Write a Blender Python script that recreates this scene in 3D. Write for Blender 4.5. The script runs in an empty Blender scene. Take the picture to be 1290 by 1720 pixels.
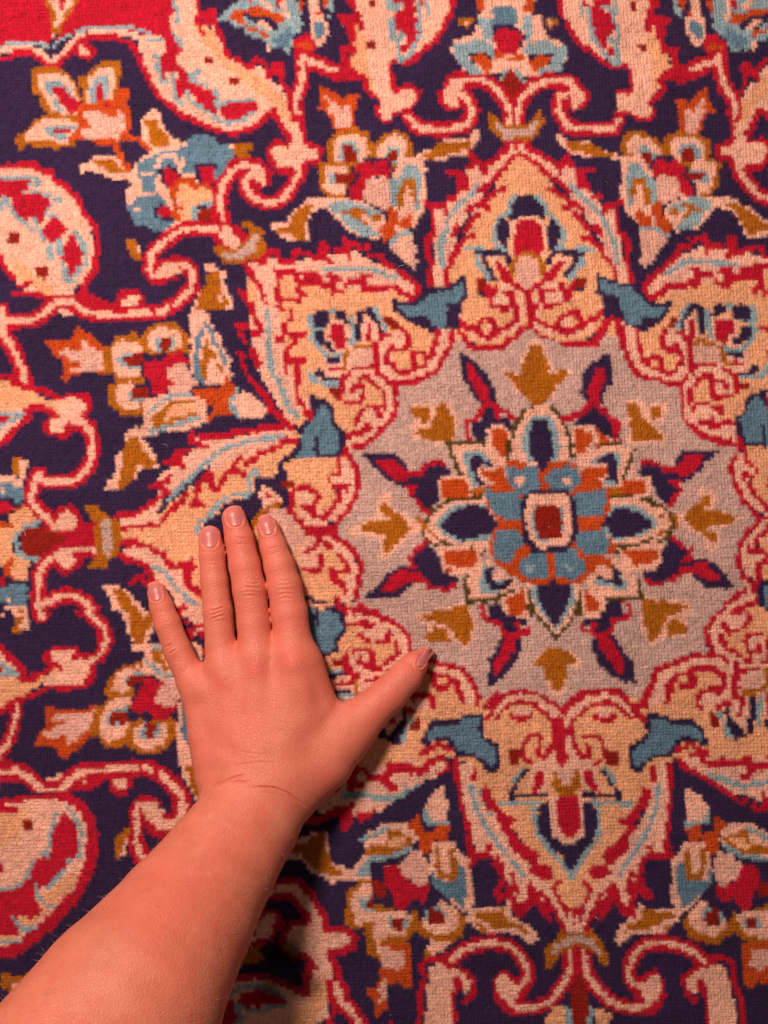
import bpy, math, time
import numpy as np
T0 = time.time()
# ---------------------------------------------------------------- units
# One photo pixel on the rug is S metres; the middle of the photo is the origin.
S = 0.0004
CX, CY, H = 645.0, 860.0, 1700.0            # photo centre, camera height (in pixels)
def wx(p):                                  # (n,3) photo-plane x, y, height -> metres
    p = np.asarray(p, float)
    return np.stack([(p[..., 0]-CX)*S, (CY-p[..., 1])*S, p[..., 2]*S], -1)

scene = bpy.context.scene
# ---------------------------------------------------------------- camera
cam_d = bpy.data.cameras.new('camera')
cam = bpy.data.objects.new('camera', cam_d)
scene.collection.objects.link(cam)
cam.location = (0, 0, H*S)
cam_d.sensor_fit = 'VERTICAL'
cam_d.sensor_height = 36.0
cam_d.lens = 36.0*H/1720.0
cam_d.clip_start = 0.01
cam_d.clip_end = 50
scene.camera = cam
# ---------------------------------------------------------------- room light: dim warm ambient and one warm lamp
world = bpy.data.worlds.new('World')
scene.world = world
world.use_nodes = True
bg = world.node_tree.nodes['Background']
bg.inputs[0].default_value = (1.0, 0.82, 0.74, 1)
bg.inputs[1].default_value = 0.10
def lamp(name, loc, size, power, col, target=(0, 0, 0)):
    d = bpy.data.lights.new(name, 'AREA')
    d.shape = 'DISK'; d.size = size; d.energy = power; d.color = col
    o = bpy.data.objects.new(name, d)
    scene.collection.objects.link(o)
    from mathutils import Vector
    o.location = loc
    o.rotation_euler = (Vector(target)-Vector(loc)).to_track_quat('-Z', 'Y').to_euler()
    return o
lamp('ceiling_lamp', (-0.32, 0.46, 0.79), 0.20, 12.2, (1.0, 0.84, 0.75))
vs = scene.view_settings
vs.view_transform = 'Standard'; vs.look = 'None'; vs.exposure = 0.0; vs.gamma = 1.0
vs.use_curve_mapping = False
if hasattr(scene, 'cycles'):
    scene.cycles.max_bounces = 6

# ---------------------------------------------------------------- helpers
def lin(c):
    c = np.asarray(c, float)/255.0
    return np.where(c <= 0.04045, c/12.92, ((c+0.055)/1.055)**2.4)
def link(name, me, parent=None):
    o = bpy.data.objects.new(name, me)
    scene.collection.objects.link(o)
    if parent is not None: o.parent = parent
    return o
def mesh_np(name, v, f, mat, cols=None, smooth=False, attrs=None):
    """v (n,3) metres, f (m,k) equal-sided faces"""
    me = bpy.data.meshes.new(name)
    n, m, k = len(v), len(f), f.shape[1]
    me.vertices.add(n); me.vertices.foreach_set('co', np.ascontiguousarray(v, np.float32).ravel())
    me.loops.add(m*k); me.loops.foreach_set('vertex_index', np.ascontiguousarray(f, np.int32).ravel())
    me.polygons.add(m)
    me.polygons.foreach_set('loop_start', np.arange(0, m*k, k, dtype=np.int32))
    me.polygons.foreach_set('loop_total', np.full(m, k, np.int32))
    me.polygons.foreach_set('use_smooth', np.full(m, smooth, bool))
    me.update(calc_edges=True)
    if cols is not None:
        a = me.color_attributes.new('col', 'FLOAT_COLOR', 'POINT')
        a.data.foreach_set('color', np.ascontiguousarray(np.c_[cols, np.ones(n)], np.float32).ravel())
    for nm, val in (attrs or {}).items():
        a = me.attributes.new(nm, 'FLOAT', 'POINT')
        a.data.foreach_set('value', np.ascontiguousarray(val, np.float32))
    me.materials.append(mat)
    me.validate()
    return me
class NT:
    def __init__(s, name):
        s.m = bpy.data.materials.new(name); s.m.use_nodes = True
        s.t = s.m.node_tree; s.p = s.t.nodes['Principled BSDF']; s.o = s.t.nodes['Material Output']
    def n(s, typ, **k):
        x = s.t.nodes.new(typ)
        for a, b in k.items(): setattr(x, a, b)
        return x
    def l(s, a, b): s.t.links.new(a, b)
    def mix(s, fac, a, b, mode='MIX'):
        x = s.n('ShaderNodeMix', data_type='RGBA', blend_type=mode)
        for sock, val in ((x.inputs[0], fac), (x.inputs[6], a), (x.inputs[7], b)):
            if hasattr(val, 'node'): s.l(val, sock)
            elif isinstance(val, (int, float)): sock.default_value = val
            else: sock.default_value = (*val, 1)
        return x.outputs[2]
    def noise(s, vec, scale, detail=2.0, rough=0.5):
        x = s.n('ShaderNodeTexNoise'); s.l(vec, x.inputs['Vector'])
        x.inputs['Scale'].default_value = scale; x.inputs['Detail'].default_value = detail
        x.inputs['Roughness'].default_value = rough
        return x.outputs['Fac']
    def ramp(s, val, lo, hi, a=0.0, b=1.0):
        x = s.n('ShaderNodeMapRange'); s.l(val, x.inputs[0])
        for i, q in enumerate((lo, hi, a, b)): x.inputs[i+1].default_value = q
        return x.outputs[0]

# ---------------------------------------------------------------- materials
def wool_material():
    t = NT('wool_pile')
    at = t.n('ShaderNodeAttribute', attribute_name='col')
    pos = t.n('ShaderNodeNewGeometry').outputs['Position']
    sc = t.n('ShaderNodeMapping'); t.l(pos, sc.inputs[0]); sc.inputs['Scale'].default_value = (1.0, 0.45, 1.0)
    fib = t.noise(sc.outputs[0], 2600, 3, 0.65)
    worn = t.noise(pos, 26, 3, 0.6)
    c = t.mix(1.0, at.outputs['Color'], t.mix(t.ramp(fib, 0.3, 0.7), (0.66, 0.64, 0.62), (1.26, 1.26, 1.26)), 'MULTIPLY')
    c = t.mix(1.0, c, t.mix(t.ramp(worn, 0.3, 0.7), (0.90, 0.90, 0.90), (1.08, 1.08, 1.08)), 'MULTIPLY')
    t.l(c, t.p.inputs['Base Color'])
    t.p.inputs['Roughness'].default_value = 0.9
    t.p.inputs['Specular IOR Level'].default_value = 0.1
    t.p.inputs['Sheen Weight'].default_value = 0.05
    t.p.inputs['Sheen Roughness'].default_value = 0.5
    b = t.n('ShaderNodeBump'); b.inputs['Strength'].default_value = 0.6; b.inputs['Distance'].default_value = 0.0006
    t.l(fib, b.inputs['Height']); t.l(b.outputs[0], t.p.inputs['Normal'])
    return t.m
def skin_material():
    t = NT('skin')
    pos = t.n('ShaderNodeTexCoord').outputs['Object']
    fl = t.n('ShaderNodeAttribute', attribute_name='flush').outputs['Fac']
    n1 = t.noise(pos, 55, 4, 0.6); n2 = t.noise(pos, 260, 3, 0.6)
    c = t.mix(t.ramp(n1, 0.35, 0.65), (0.63, 0.165, 0.094), (0.72, 0.20, 0.12))
    c = t.mix(t.ramp(n2, 0.4, 0.75, 0.0, 0.18), c, (0.80, 0.28, 0.18))
    n4 = t.noise(pos, 24, 3, 0.6)
    c = t.mix(t.ramp(n4, 0.42, 0.66, 0.0, 0.5), c, (0.71, 0.128, 0.085))
    n5 = t.noise(pos, 34, 4, 0.65)
    c = t.mix(t.ramp(n5, 0.52, 0.72, 0.0, 0.40), c, (0.78, 0.30, 0.19))
    n6 = t.noise(pos, 15, 3, 0.55)
    c = t.mix(t.ramp(n6, 0.55, 0.72, 0.0, 0.35), c, (0.50, 0.155, 0.095))
    sp = t.n('ShaderNodeTexVoronoi'); t.l(pos, sp.inputs['Vector']); sp.inputs['Scale'].default_value = 95
    c = t.mix(t.ramp(sp.outputs['Distance'], 0.0, 0.16, 0.30, 0.0), c, (0.46, 0.12, 0.06))
    c = t.mix(fl, c, (0.70, 0.125, 0.092))
    t.l(c, t.p.inputs['Base Color'])
    t.p.inputs['Roughness'].default_value = 0.46
    t.l(t.ramp(n2, 0.3, 0.7, 0.42, 0.58), t.p.inputs['Roughness'])
    t.p.inputs['Specular IOR Level'].default_value = 0.38
    t.p.inputs['Subsurface Weight'].default_value = 0.12
    t.p.inputs['Subsurface Radius'].default_value = (1.0, 0.35, 0.2)
    t.p.inputs['Subsurface Scale'].default_value = 0.0035
    v = t.n('ShaderNodeTexVoronoi'); t.l(pos, v.inputs['Vector']); v.inputs['Scale'].default_value = 900
    n3 = t.noise(pos, 1500, 3, 0.6)
    v2 = t.n('ShaderNodeTexVoronoi', feature='DISTANCE_TO_EDGE'); t.l(pos, v2.inputs['Vector']); v2.inputs['Scale'].default_value = 430
    h0 = t.n('ShaderNodeMath', operation='ADD'); t.l(v.outputs['Distance'], h0.inputs[0]); t.l(n3, h0.inputs[1])
    h = t.n('ShaderNodeMath', operation='ADD'); t.l(h0.outputs[0], h.inputs[0]); t.l(t.ramp(v2.outputs['Distance'], 0.0, 0.12, 0.0, 0.9), h.inputs[1])
    b = t.n('ShaderNodeBump'); b.inputs['Strength'].default_value = 0.3; b.inputs['Distance'].default_value = 0.0005
    t.l(h.outputs[0], b.inputs['Height']); t.l(b.outputs[0], t.p.inputs['Normal'])
    return t.m
def nail_material():
    t = NT('fingernail')
    at = t.n('ShaderNodeAttribute', attribute_name='tip').outputs['Fac']
    c = t.mix(t.ramp(at, 0.84, 0.97), (0.60, 0.155, 0.135), (0.68, 0.23, 0.165))
    c = t.mix(t.ramp(at, 0.0, 0.25, 0.35, 0.0), c, (0.64, 0.22, 0.19))
    t.l(c, t.p.inputs['Base Color'])
    t.p.inputs['Roughness'].default_value = 0.38
    t.p.inputs['Specular IOR Level'].default_value = 0.5
    t.p.inputs['Subsurface Weight'].default_value = 0.15
    t.p.inputs['Subsurface Radius'].default_value = (1.0, 0.35, 0.2)
    t.p.inputs['Subsurface Scale'].default_value = 0.002
    return t.m
def plain(name, col, rough=0.9, scale=300):
    t = NT(name)
    pos = t.n('ShaderNodeNewGeometry').outputs['Position']
    n = t.noise(pos, scale, 3)
    t.l(t.mix(n, tuple(0.7*x for x in col), tuple(min(1, 1.25*x) for x in col)), t.p.inputs['Base Color'])
    t.p.inputs['Roughness'].default_value = rough
    return t.m
WOOL, SKIN, NAIL = wool_material(), skin_material(), nail_material()
BACK = plain('cotton_backing', (0.10, 0.07, 0.06)); FLOOR = plain('floor_wood', (0.22, 0.13, 0.07), 0.6, 40)
HAIR = plain('fine_hair', (0.62, 0.36, 0.20), 0.5)
LINT = plain('lint', (0.62, 0.50, 0.42), 0.9)

# ---------------------------------------------------------------- the woven pattern, drawn as shapes (units of two pixels)
PAT = """
@ 0 0
M red_field
R -5,-5 135,-5 150,-5 150,20 135,30 125,29 115,27 106,25 90,25 75,26 60,29 52,33 46,38 40,42 36,41 33,37 22,36 8,37 -5,41
M field_border
L3 -5,41 8,36 34,35 41,41 46,36 60,29 72,24 105,22 118,25 130,29
P5 -5,45 10,40 26,40 33,44 42,52 47,50 57,41 66,31 80,28 105,27 116,31 130,36
R4 -5,50 8,48 12,44 26,44 30,48 36,50 41,55 48,56 53,49 60,45 68,34 74,31 98,30 102,34 110,35
R 58,45 62,37 68,33 76,36 81,40 80,46 74,52 68,48 60,47
P 67,37 70,37 72,42 77,42 76,47 68,47
M flower_stem
G 36,0 66,0 58,12 52,22 50,30 43,30 42,18 40,6
P 41,0 62,0 55,11 50,21 46,25 46,10
R 49,0 54,0 53,8 50,8
P 43,30 46,29 44,36 42,36
N 46,29 49,29 46,36 42,41 40,37
M tulip_flower
G 27,57 50,57 58,62 64,72 68,80 68,92 66,98 50,100 40,95 35,90 34,82 27,77
P 32,61 48,61 56,65 62,70 67,84 66,96 55,98 42,92 39,85 36,78 32,74
L 35,70 52,68 62,80 66,84 60,82 50,74 44,73 44,80 50,86 54,94 56,97 46,92 44,84 40,76
R 44,73 53,73 58,80 66,85 66,92 60,97 57,92 50,86 49,80 44,78
G 66,66 76,60 82,53 100,49 102,56 101,72 97,84 90,88 70,88 68,76
P 74,66 84,58 96,55 96,72 95,84 72,87 73,74
L 76,68 90,61 91,72 90,87 76,87
R 82,69 86,69 87,80 86,87 81,87 81,76
G 40,96 66,98 66,112 62,123 48,125 22,122 17,128 14,124 13,115 20,112 30,101
P 30,104 40,100 66,102 64,108 58,120 36,119 20,118 24,110
L 36,107 65,104 65,107 46,109 58,115 52,117 44,115 36,110
R 44,108 62,107 62,110 50,112 44,112
O 68,88 96,82 100,74 110,75 109,80 107,88 110,92 109,114 116,114 117,118 101,117 100,128 96,128 95,123 80,122 77,118 64,116 58,121 58,112 66,110 65,100 64,92
Q 70,93 80,93 92,98 98,100 100,92 104,95 104,110 100,117 76,116 68,115 66,110 76,108 76,104 70,98
O 84,88 97,84 98,97 94,98 88,92
R 86,88 92,88 90,93
M small_leaf
P 118,104 122,96 130,90 135,95 137,105 142,114 152,118 156,128 148,132 135,130 125,124 118,118
G 122,101 129,98 134,108 141,114 146,124 150,130 134,131 125,119
O3 117,117 124,124 132,130
M field_dot
R 0,95 2,95 2,100 0,100
@ 1 0
M paisley
P -8,30 0,28 8,30 14,24 15,15 18,0 18,-5 35,-5 36,22 42,28 50,22 54,30 60,44 64,49 72,52 82,55 88,54 95,62 98,68 106,72 112,84 118,92 122,100 124,128 116,128 112,118 106,106 101,94 95,100 85,107 72,112 58,111 42,106 30,101 20,95 12,88 4,80 -3,70 -8,55 -12,38
C 30,18 45,20 52,30 62,52 80,58 98,70 112,86 118,105 108,98 100,86 85,76 74,66 55,50 45,38
R5 -18,37 -14,45 -9,55 -4,66 0,74 6,83 14,88 22,96 33,100 44,106 60,111 74,110 86,106 95,98 100,92 104,99 109,108 114,116 116,124
R4 37,-5 37,20 41,27
R4 42,10 50,8 51,18 55,28 60,38 62,47 72,49 78,56 82,56 84,49 90,51 95,57 97,66
R 41,22 40,8 53,7 50,16 48,20
R 99,52 109,52 109,72 104,62 98,66
R4 103,54 106,60 107,70 113,76 114,84 119,90
R4 124,98 126,112 127,126
R -3,-5 14,-5 18,8 10,14 13,25 19,33 20,38 25,42 22,46 18,44 20,50 22,57 28,60 28,68 36,71 45,74 51,78 51,88 55,96 51,96 45,92 40,88 35,82 33,74 28,72 28,76 23,83 20,80 20,60 12,58 10,66 6,66 6,48 12,40 12,34 6,30 -5,26
R 56,90 60,87 86,86 86,92 80,95 72,99 60,99 56,94
L3 16,0 20,10 20,18 12,16
L3 15,26 22,34 23,38
L3 -6,34 8,33
L3 0,44 4,50 3,58 6,70 12,66
L4 16,60 17,72 18,82 24,88
L4 30,62 38,59 31,66 40,70 46,71
L4 50,75 54,80 53,90
L3 55,89 60,85 86,84
L4 86,92 80,97 74,102 60,103 50,98 48,94 40,90 34,86
L3 30,76 29,84
L3 14,48 20,45
R5 0,10 14,30 14,44 12,54
R5 22,62 26,72 40,78 48,90
R4 62,92 80,90
K 42,47 50,47 51,53 43,53
K 62,65 71,65 71,71 63,71
R -3,-5 14,-5 18,8 10,14 13,25 19,33 20,38 25,42 22,46 18,44 20,50 22,57 28,60 28,68 36,71 45,74 51,78 51,88 55,96 51,96 45,92 40,88 35,82 33,74 28,72 28,76 23,83 20,80 20,60 12,58 10,66 6,66 6,48 12,40 12,34 6,30 -5,26
R 56,90 60,87 86,86 86,92 80,95 72,99 60,99 56,94
M palmette
L 62,8 68,3 80,-3 118,-3 124,10 125,25 118,30 114,45 108,42 98,40 94,34 84,32 74,24 65,20 60,15 54,20 54,15
O 64,12 70,7 90,6 100,10 110,12 111,20 105,20 95,14 82,12 75,12 78,20 85,24 94,25 98,30 96,32 88,28 78,24 70,18 64,16
N 73,11 90,12 100,16 106,22 106,24 98,26 90,23 82,18 74,13
P 82,15 95,18 100,24 96,25 88,20
B 100,32 116,22 118,30 112,40 100,38
N 100,42 107,40 106,48 98,48
P3 94,34 97,42
O 122,0 126,0 125,12 122,10
R 103,0 107,0 106,8 103,6
O 76,-2 84,-2 82,2
P 88,-2 100,4 104,9 92,5
P4 109,0 110,10 114,14
R 117,35 123,30 129,28 135,33 136,40 133,46 125,48 118,46
O 120,38 131,33 133,40 129,45 121,42
M vine_scroll
V 124,46 125,60 123,74 119,84 121,96
V 125,49 139,54 151,60 164,63
@ 2 0
M paisley
P 40,-4 118,-4 120,15 116,22 112,29 100,36 88,47 80,52 72,50 68,56 69,70 73,77 70,90 64,88 56,80 52,70 46,62 38,55 35,46 38,44 37,30 34,18 40,15
C 40,15 48,30 52,60 58,78 54,76 48,62 38,58 36,48 40,42 40,30 35,18
R 32,-3 38,-3 42,6 46,14 48,26 45,28 42,22 38,17 40,28 41,46 37,47 36,44 34,46 36,54 38,60 30,56 29,45 25,41 34,40 36,36 33,28 30,20 25,13 38,12 38,6 32,4
R 20,60 38,59 48,62 52,66 52,75 58,78 62,86 55,82 48,76 47,67 20,66 9,62
R5 121,-3 122,10 117,16 114,25 108,34 98,42 90,50 84,52
R4 84,53 74,52 71,52
R4 70,56 71,66 72,74 78,76
R 72,-3 90,-3 91,10 92,25 91,34 85,40 84,44 79,44 79,38 84,36 84,29 76,26 73,20 75,10 84,6 80,3 73,3
L4 68,-2 69,8 76,5 86,3
L4 70,18 72,32
L3 74,8 72,20
L4 93,4 94,18 95,30 90,36 88,42 84,48 78,50 76,40 78,30 84,28
L4 100,2 101,10
R 94,-2 97,-2 97,5 94,4
K 51,0 57,0 57,7 51,7
K 49,35 56,35 57,41 49,41
R 32,-3 38,-3 42,6 46,14 48,26 45,28 42,22 38,17 40,28 41,46 37,47 36,44 34,46 36,54 38,60 30,56 29,45 25,41 34,40 36,36 33,28 30,20 25,13 38,12 38,6 32,4
R 20,60 38,59 48,62 52,66 52,75 58,78 62,86 55,82 48,76 47,67 20,66 9,62
R 72,-3 90,-3 91,10 92,25 91,34 85,40 84,44 79,44 79,38 84,36 84,29 76,26 73,20 75,10 84,6 80,3 73,3
M palmette
P 2,-3 10,-3 9,8 14,12 17,22 16,36 10,40 3,28 2,15
B 4,18 14,17 14,28 9,36 5,28
O 9,9 14,9 14,13 9,13
O 13,-2 18,-2 17,8 14,6
L3 20,0 20,10 18,14
P4 5,0 4,20
M tulip_flower
O 9,69 14,73 20,76 26,80 30,82 34,80 45,80 42,86 40,92 41,106 36,109 22,109 20,100 15,93 8,92 10,87 11,82
Q 15,79 20,84 26,86 28,92 32,90 36,88 36,108 25,108 23,98 17,92 20,88 15,84
G 16,118 24,112 28,109 42,108 52,112 56,120 57,134 50,140 20,140 17,130
P 22,118 30,112 44,112 50,118 52,128 48,136 22,136
L 26,122 32,117 40,118 44,126 44,136 26,134
K 30,121 38,121 43,130 42,138 32,134
G 58,118 66,111 80,110 86,116 90,124 90,140 84,145 60,140 54,130
P 58,126 64,118 74,112 82,118 86,128 84,138 60,138
L 66,128 70,122 76,122 78,130 76,138 66,138
K 68,127 76,127 77,135 68,137
M vine_scroll
R 58,90 62,87 64,84 68,75 73,72 90,71 97,78 95,84 88,91 91,96 80,94 72,98 71,103 63,103 58,97
P 65,80 70,75 80,76 90,75 91,84 86,90 76,93 70,96 70,100 62,100 60,92 62,88
R 74,74 79,74 78,80 73,79
@ 3 0
M palmette
P 10,-3 64,-3 60,12 66,14 78,20 72,28 80,34 92,40 92,48 88,56 82,60 60,62 20,62 4,60 -4,50 -10,42 -6,34 0,32 10,30 14,20 13,12 20,8
L 5,36 12,32 22,34 28,40 28,48 22,44 8,43 6,50 14,56 20,62 8,62 0,54 -6,46 -8,38
L 16,14 24,13 26,25 26,35 18,30 16,20
L 54,14 60,13 61,25 58,36 54,34 52,20
L 62,36 72,32 84,34 86,45 84,58 66,62 68,54 76,48 77,44 62,44 56,46 52,40
B 26,8 34,4 44,4 47,10 48,21 28,22
N 26,22 30,20 48,22 54,28 54,34 50,40 48,44 30,42 28,34 26,28
R 30,25 36,24 50,26 51,34 47,44 36,46 28,45 30,38 28,32
N 5,43 22,43 28,48 24,52 10,54 8,48
O 8,46 20,45 26,50 24,62 19,58 10,50
N 76,43 60,44 54,48 66,56 76,50 77,46
O 74,45 62,47 58,52 62,62 66,58 74,50
O 28,46 34,44 38,48 44,48 48,45 54,48 60,54 52,50 44,52 36,50 28,50
O 12,-2 20,-2 20,10 14,8
O 56,-2 62,-2 62,8 54,12 52,9
G -4,14 12,14 10,18 6,26 3,20 -2,22
P 2,18 8,16 6,22
G 69,14 78,14 77,24 72,28 70,24
P 70,16 74,16 73,22 71,22
R 24,66 28,66 34,70 40,80 44,86 48,80 54,70 58,64 62,66 56,74 50,84 50,106 38,106 38,88 30,76
K 40,57 43,58 50,66 53,70 46,80 44,84 40,78 36,74 34,68
L3 38,58 34,68
L3 46,58 53,68
M vine_scroll
R 90,72 102,72 109,76 108,84 102,92 92,93 88,88 92,84
R -20,76 -14,72 -11,66 -5,62 5,63 5,78 0,82 -1,92 -12,93 -18,86
V 42,106 40,90 32,78 22,69 5,68 -8,68
V -2,76 4,82 9,92 7,100 0,107 -20,108 -36,107 -44,98
V 48,106 49,88 55,78 68,69 90,68 97,74
V 90,78 84,80 82,90 85,98 93,107 110,108 129,107 137,100
P 93,74 103,76 104,84 98,90 93,90 92,80
P -15,78 -10,70 2,67 2,74 -4,80 -2,89 -11,90
M crescent
G 23,93 27,97 33,101 38,105 54,105 62,98 65,93 69,93 70,104 64,114 57,117 50,119 36,119 30,113 24,107
W 27,101 36,107 56,107 62,101 66,100 62,110 54,115 36,116 30,108
M medallion_border
R 36,119 58,119 60,130 34,130
P 42,120 46,120 46,130 41,130
P 50,120 54,120 55,130 50,130
M small_leaf
P 78,110 84,112 90,117 112,118 121,122 131,126 131,132 100,134 90,130 80,120
G 83,116 95,119 112,120 121,124 128,131 100,133 86,127
M small_leaf
P 16,110 14,120 8,128 -5,132 -30,134 -36,130 -20,121 -14,117 6,116 12,110
G 10,117 6,125 -8,129 -25,133 -33,131 -18,120 0,118
@ 0 1
M paisley
P -5,14 20,11 38,15 45,20 55,28 64,38 70,50 76,62 78,80 76,98 68,108 62,114 63,122 75,124 78,135 50,135 40,126 34,117 20,114 10,105 4,94 0,85 -5,80
C 5,88 18,90 26,100 36,106 46,115 56,125 48,128 40,120 28,112 14,104
R5 -5,12 14,10 28,9 34,14 42,15 46,22 56,28 61,34 66,38 69,48 75,57 80,62 82,72 80,84 81,95 75,103 71,108 70,116 66,117 76,121 88,126
R5 -5,78 -2,84 4,97 12,106
R4 16,111 26,109
R5 10,117 28,118 36,120 44,124 54,129
R -5,24 10,21 26,22 22,30 18,32 18,38 24,34 34,33 43,38 40,46 36,47 35,58 32,60 29,52 22,56 14,52 10,40 4,33 0,38 -5,40
R 38,58 45,53 52,58 57,64 54,70 48,70 44,76 38,72 36,62
R 58,66 62,66 62,72 67,78 69,94 63,96 61,103 57,102 57,92 52,88 53,80 58,72
L3 -5,20 26,20 36,24 26,26 20,30 19,38
L3 24,33 34,32 42,35 52,39 46,42 40,44 38,52 46,52 52,56
L4 4,36 8,44 12,52 18,56 26,64
L4 4,38 0,44 -2,54
L4 28,52 32,62 36,72
L6 42,78 42,85
L5 49,72 50,84 52,90 54,100 56,106 62,108
L4 62,66 66,70 70,78 72,90 71,94
L4 66,97 64,103
R5 -5,29 12,28 22,40 30,50 34,56
R5 26,38 38,42 30,48
R5 42,62 50,63 54,66
R5 62,70 61,84 64,92
K 6,67 16,67 16,75 6,75
K 30,95 40,95 40,105 30,104
R -5,24 10,21 26,22 22,30 18,32 18,38 24,34 34,33 43,38 40,46 36,47 35,58 32,60 29,52 22,56 14,52 10,40 4,33 0,38 -5,40
R 38,58 45,53 52,58 57,64 54,70 48,70 44,76 38,72 36,62
R 58,66 62,66 62,72 67,78 69,94 63,96 61,103 57,102 57,92 52,88 53,80 58,72
M small_leaf
P 67,8 72,10 76,5 82,1 95,2 104,6 112,14 118,18 116,22 94,22 84,17 72,15 69,18 66,16
G 78,7 86,4 96,6 102,12 110,16 98,18 88,14
O 96,-2 102,-2 106,8 112,12 118,18 113,20 106,14 100,6
M palmette
G 106,74 112,72 118,82 119,90 113,88 106,80
P 112,75 118,78 120,86 116,84
M vine_scroll
R 98,118 104,113 117,113 118,118 122,118 124,130 96,130
V 72,127 85,132 105,134 125,134 134,133 147,126
P 103,122 112,118 117,119 115,132 103,132
@ 1 1
M palmette
P -16,10 -10,4 0,-4 10,-6 24,-10 34,-14 44,-13 52,-8 66,-9 68,4 62,12 54,25 50,32 20,60 6,66 -12,58 -22,46 -25,32 -19,28 -18,16
B -11,8 -4,3 2,6 10,2 22,0 30,-10 44,-12 54,-4 66,-2 62,10 52,24 40,18 24,18 14,14 6,12 0,30 12,40 12,50 18,58 8,64 -6,58 -14,56 -16,40 -10,34 -10,20
B4 -12,8 -12,20
B4 -12,36 -20,46 -14,57 6,64
B4 30,-12 44,-15 55,-7 66,-4 64,8
B4 2,3 12,-1 24,-3
P2.6 -10,18 0,18
P2.6 -10,34 2,34
P3 -18,46 -10,48
P4 3,12 6,3 18,3 23,14
P3 22,0 25,10
N 4,13 14,9 20,13 24,18 20,26 12,28 6,24
R 8,11 14,11 17,15 22,19 24,24 18,30 12,26 9,20
N 34,8 52,7 52,30 46,28 36,22
R 38,10 50,10 50,26 46,28 40,22
N -1,46 4,44 4,54 0,54
N 4,43 14,44 16,56 6,56
R 5,45 13,44 15,52 8,55 4,50
P 26,16 30,16 30,20 26,20
O 14,28 24,20 34,20 38,26 46,26 50,28 50,36 48,30 40,30 36,34 30,26 22,30 18,40 20,44 26,42 26,46 22,56 18,56 14,50 16,42 13,36
C 22,26 28,24 34,30 40,28 48,32 50,42 40,44 34,46 32,58 24,56 20,48 26,44 18,36
O3 34,22 36,32
L5 34,46 34,56
L4 40,42 50,42
K 38,46 50,45 50,58 40,58 37,54
R4 20,60 40,59 52,59
R5 52,30 52,58
G 66,-10 70,-8 84,-8 84,-4 78,-2 82,2 80,4 72,3 66,0
M vine_scroll
R 82,10 94,10 101,14 100,24 94,28 84,30 78,26
V 60,64 57,50 56,38 57,30 63,18 72,10 82,10 88,11
V 84,16 79,20 78,28 83,35 90,40 105,40 112,34 118,24 123,14 123,2 120,-12
P 82,12 94,11 95,24 90,27 84,24
R3 85,24 92,27
V 60,66 50,64 30,63 20,66 12,72 4,78 -1,84 -3,92 -3,100 2,103
V 8,96 14,93 24,93 31,98 32,110 28,118 18,127
P 2,100 10,92 18,92 22,100 12,104 4,105
R4 18,104 10,107 4,108
R 66,60 70,60 79,70 76,76 64,82 50,74 56,60
P 57,60 64,60 66,66 74,74 70,79 60,78 56,70
R 93,0 97,-6 101,-12 112,-10 115,-20 127,-20 128,-12 140,-8 143,0 141,6 136,9 128,8 128,18 118,18 106,17 98,10
P 98,-2 103,-7 114,-5 117,-24 123,-24 125,-6 138,-4 138,3 128,4 125,8 125,18 121,18 118,12 106,12
M crescent
G 74,57 82,57 84,61 90,63 93,65 94,84 88,88 80,88 72,93 60,93 55,86 51,80 53,78 62,80 72,78 80,70 80,64 74,60
W 56,83 68,83 78,77 84,68 88,70 86,82 78,86 70,90 60,88
M small_leaf
P 97,57 103,60 112,58 117,48 124,44 130,38 146,38 142,46 132,50 130,60 130,74 120,74 108,72 104,67 98,62
G 103,64 113,60 118,51 125,45 134,40 142,41 131,49 128,60 127,73 120,72 114,68 106,69
M small_leaf
P 42,94 50,93 54,98 60,99 61,118 66,122 66,132 33,132 34,124 40,114 46,102
G 46,101 51,98 57,101 58,118 62,122 62,130 36,132 38,120 43,110
P 53,118 56,120 57,126 53,124
@ 2 1
M tulip_flower
G 9,8 16,6 40,8 38,14 34,34 32,38 20,38 16,34 10,30
P 14,9 35,9 34,15 32,35 22,35 14,29
L 18,18 36,14 36,26 22,27 18,24
K 22,18 38,17 43,19 38,24 24,25
P 0,40 14,39 30,37 46,40 62,48 66,52 66,64 60,72 45,70 33,64 22,52 14,46
L 16,42 30,39 45,42 62,50 64,54 58,58 60,70 46,68 32,60 28,52 20,48
G 27,47 46,46 52,50 62,52 62,58 57,56 50,50 44,50 54,58 54,61 46,60 42,54 30,51
P 44,49 52,54 60,60 60,66 56,66 52,58 44,54
P 72,16 78,6 85,2 96,2 100,12 101,36 97,50 92,58 86,66 76,68 70,50 70,30
L 70,24 78,18 82,9 93,8 96,20 95,40 93,48 88,46 92,40 84,30 76,46 70,44
G 80,22 91,22 92,40 88,42 84,34 80,46 75,46 74,34 78,30
P 83,26 86,26 88,40 85,46 82,46 80,40
G 82,0 88,0 86,4 82,3
N 44,2 66,2 72,10 74,14 70,18 68,8 56,5 56,11 53,7
N 36,10 43,12 41,20 38,16
N 36,24 40,30 36,38 32,38 33,30
R 43,8 50,5 55,10 58,6 66,5 70,12 70,22 66,24 64,18 54,20 52,24 48,24 50,28 45,38 37,40 36,30 40,24 44,18 40,14
K 62,6 66,4 76,-2 70,3
Q 54,20 66,19 70,24 70,40 66,48 58,44 46,39 48,28 49,24
Q 74,69 78,66 88,65 91,80 92,94 89,96 84,92 76,84 70,78
P 76,72 84,68 84,88 78,84
O 67,45 69,42 72,46 76,48 76,58 74,68 68,72 66,75 64,70 60,64 66,60 68,54
O 80,55 85,50 89,52 89,64 78,64 78,58
L4 70,75 76,67 86,66
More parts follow.
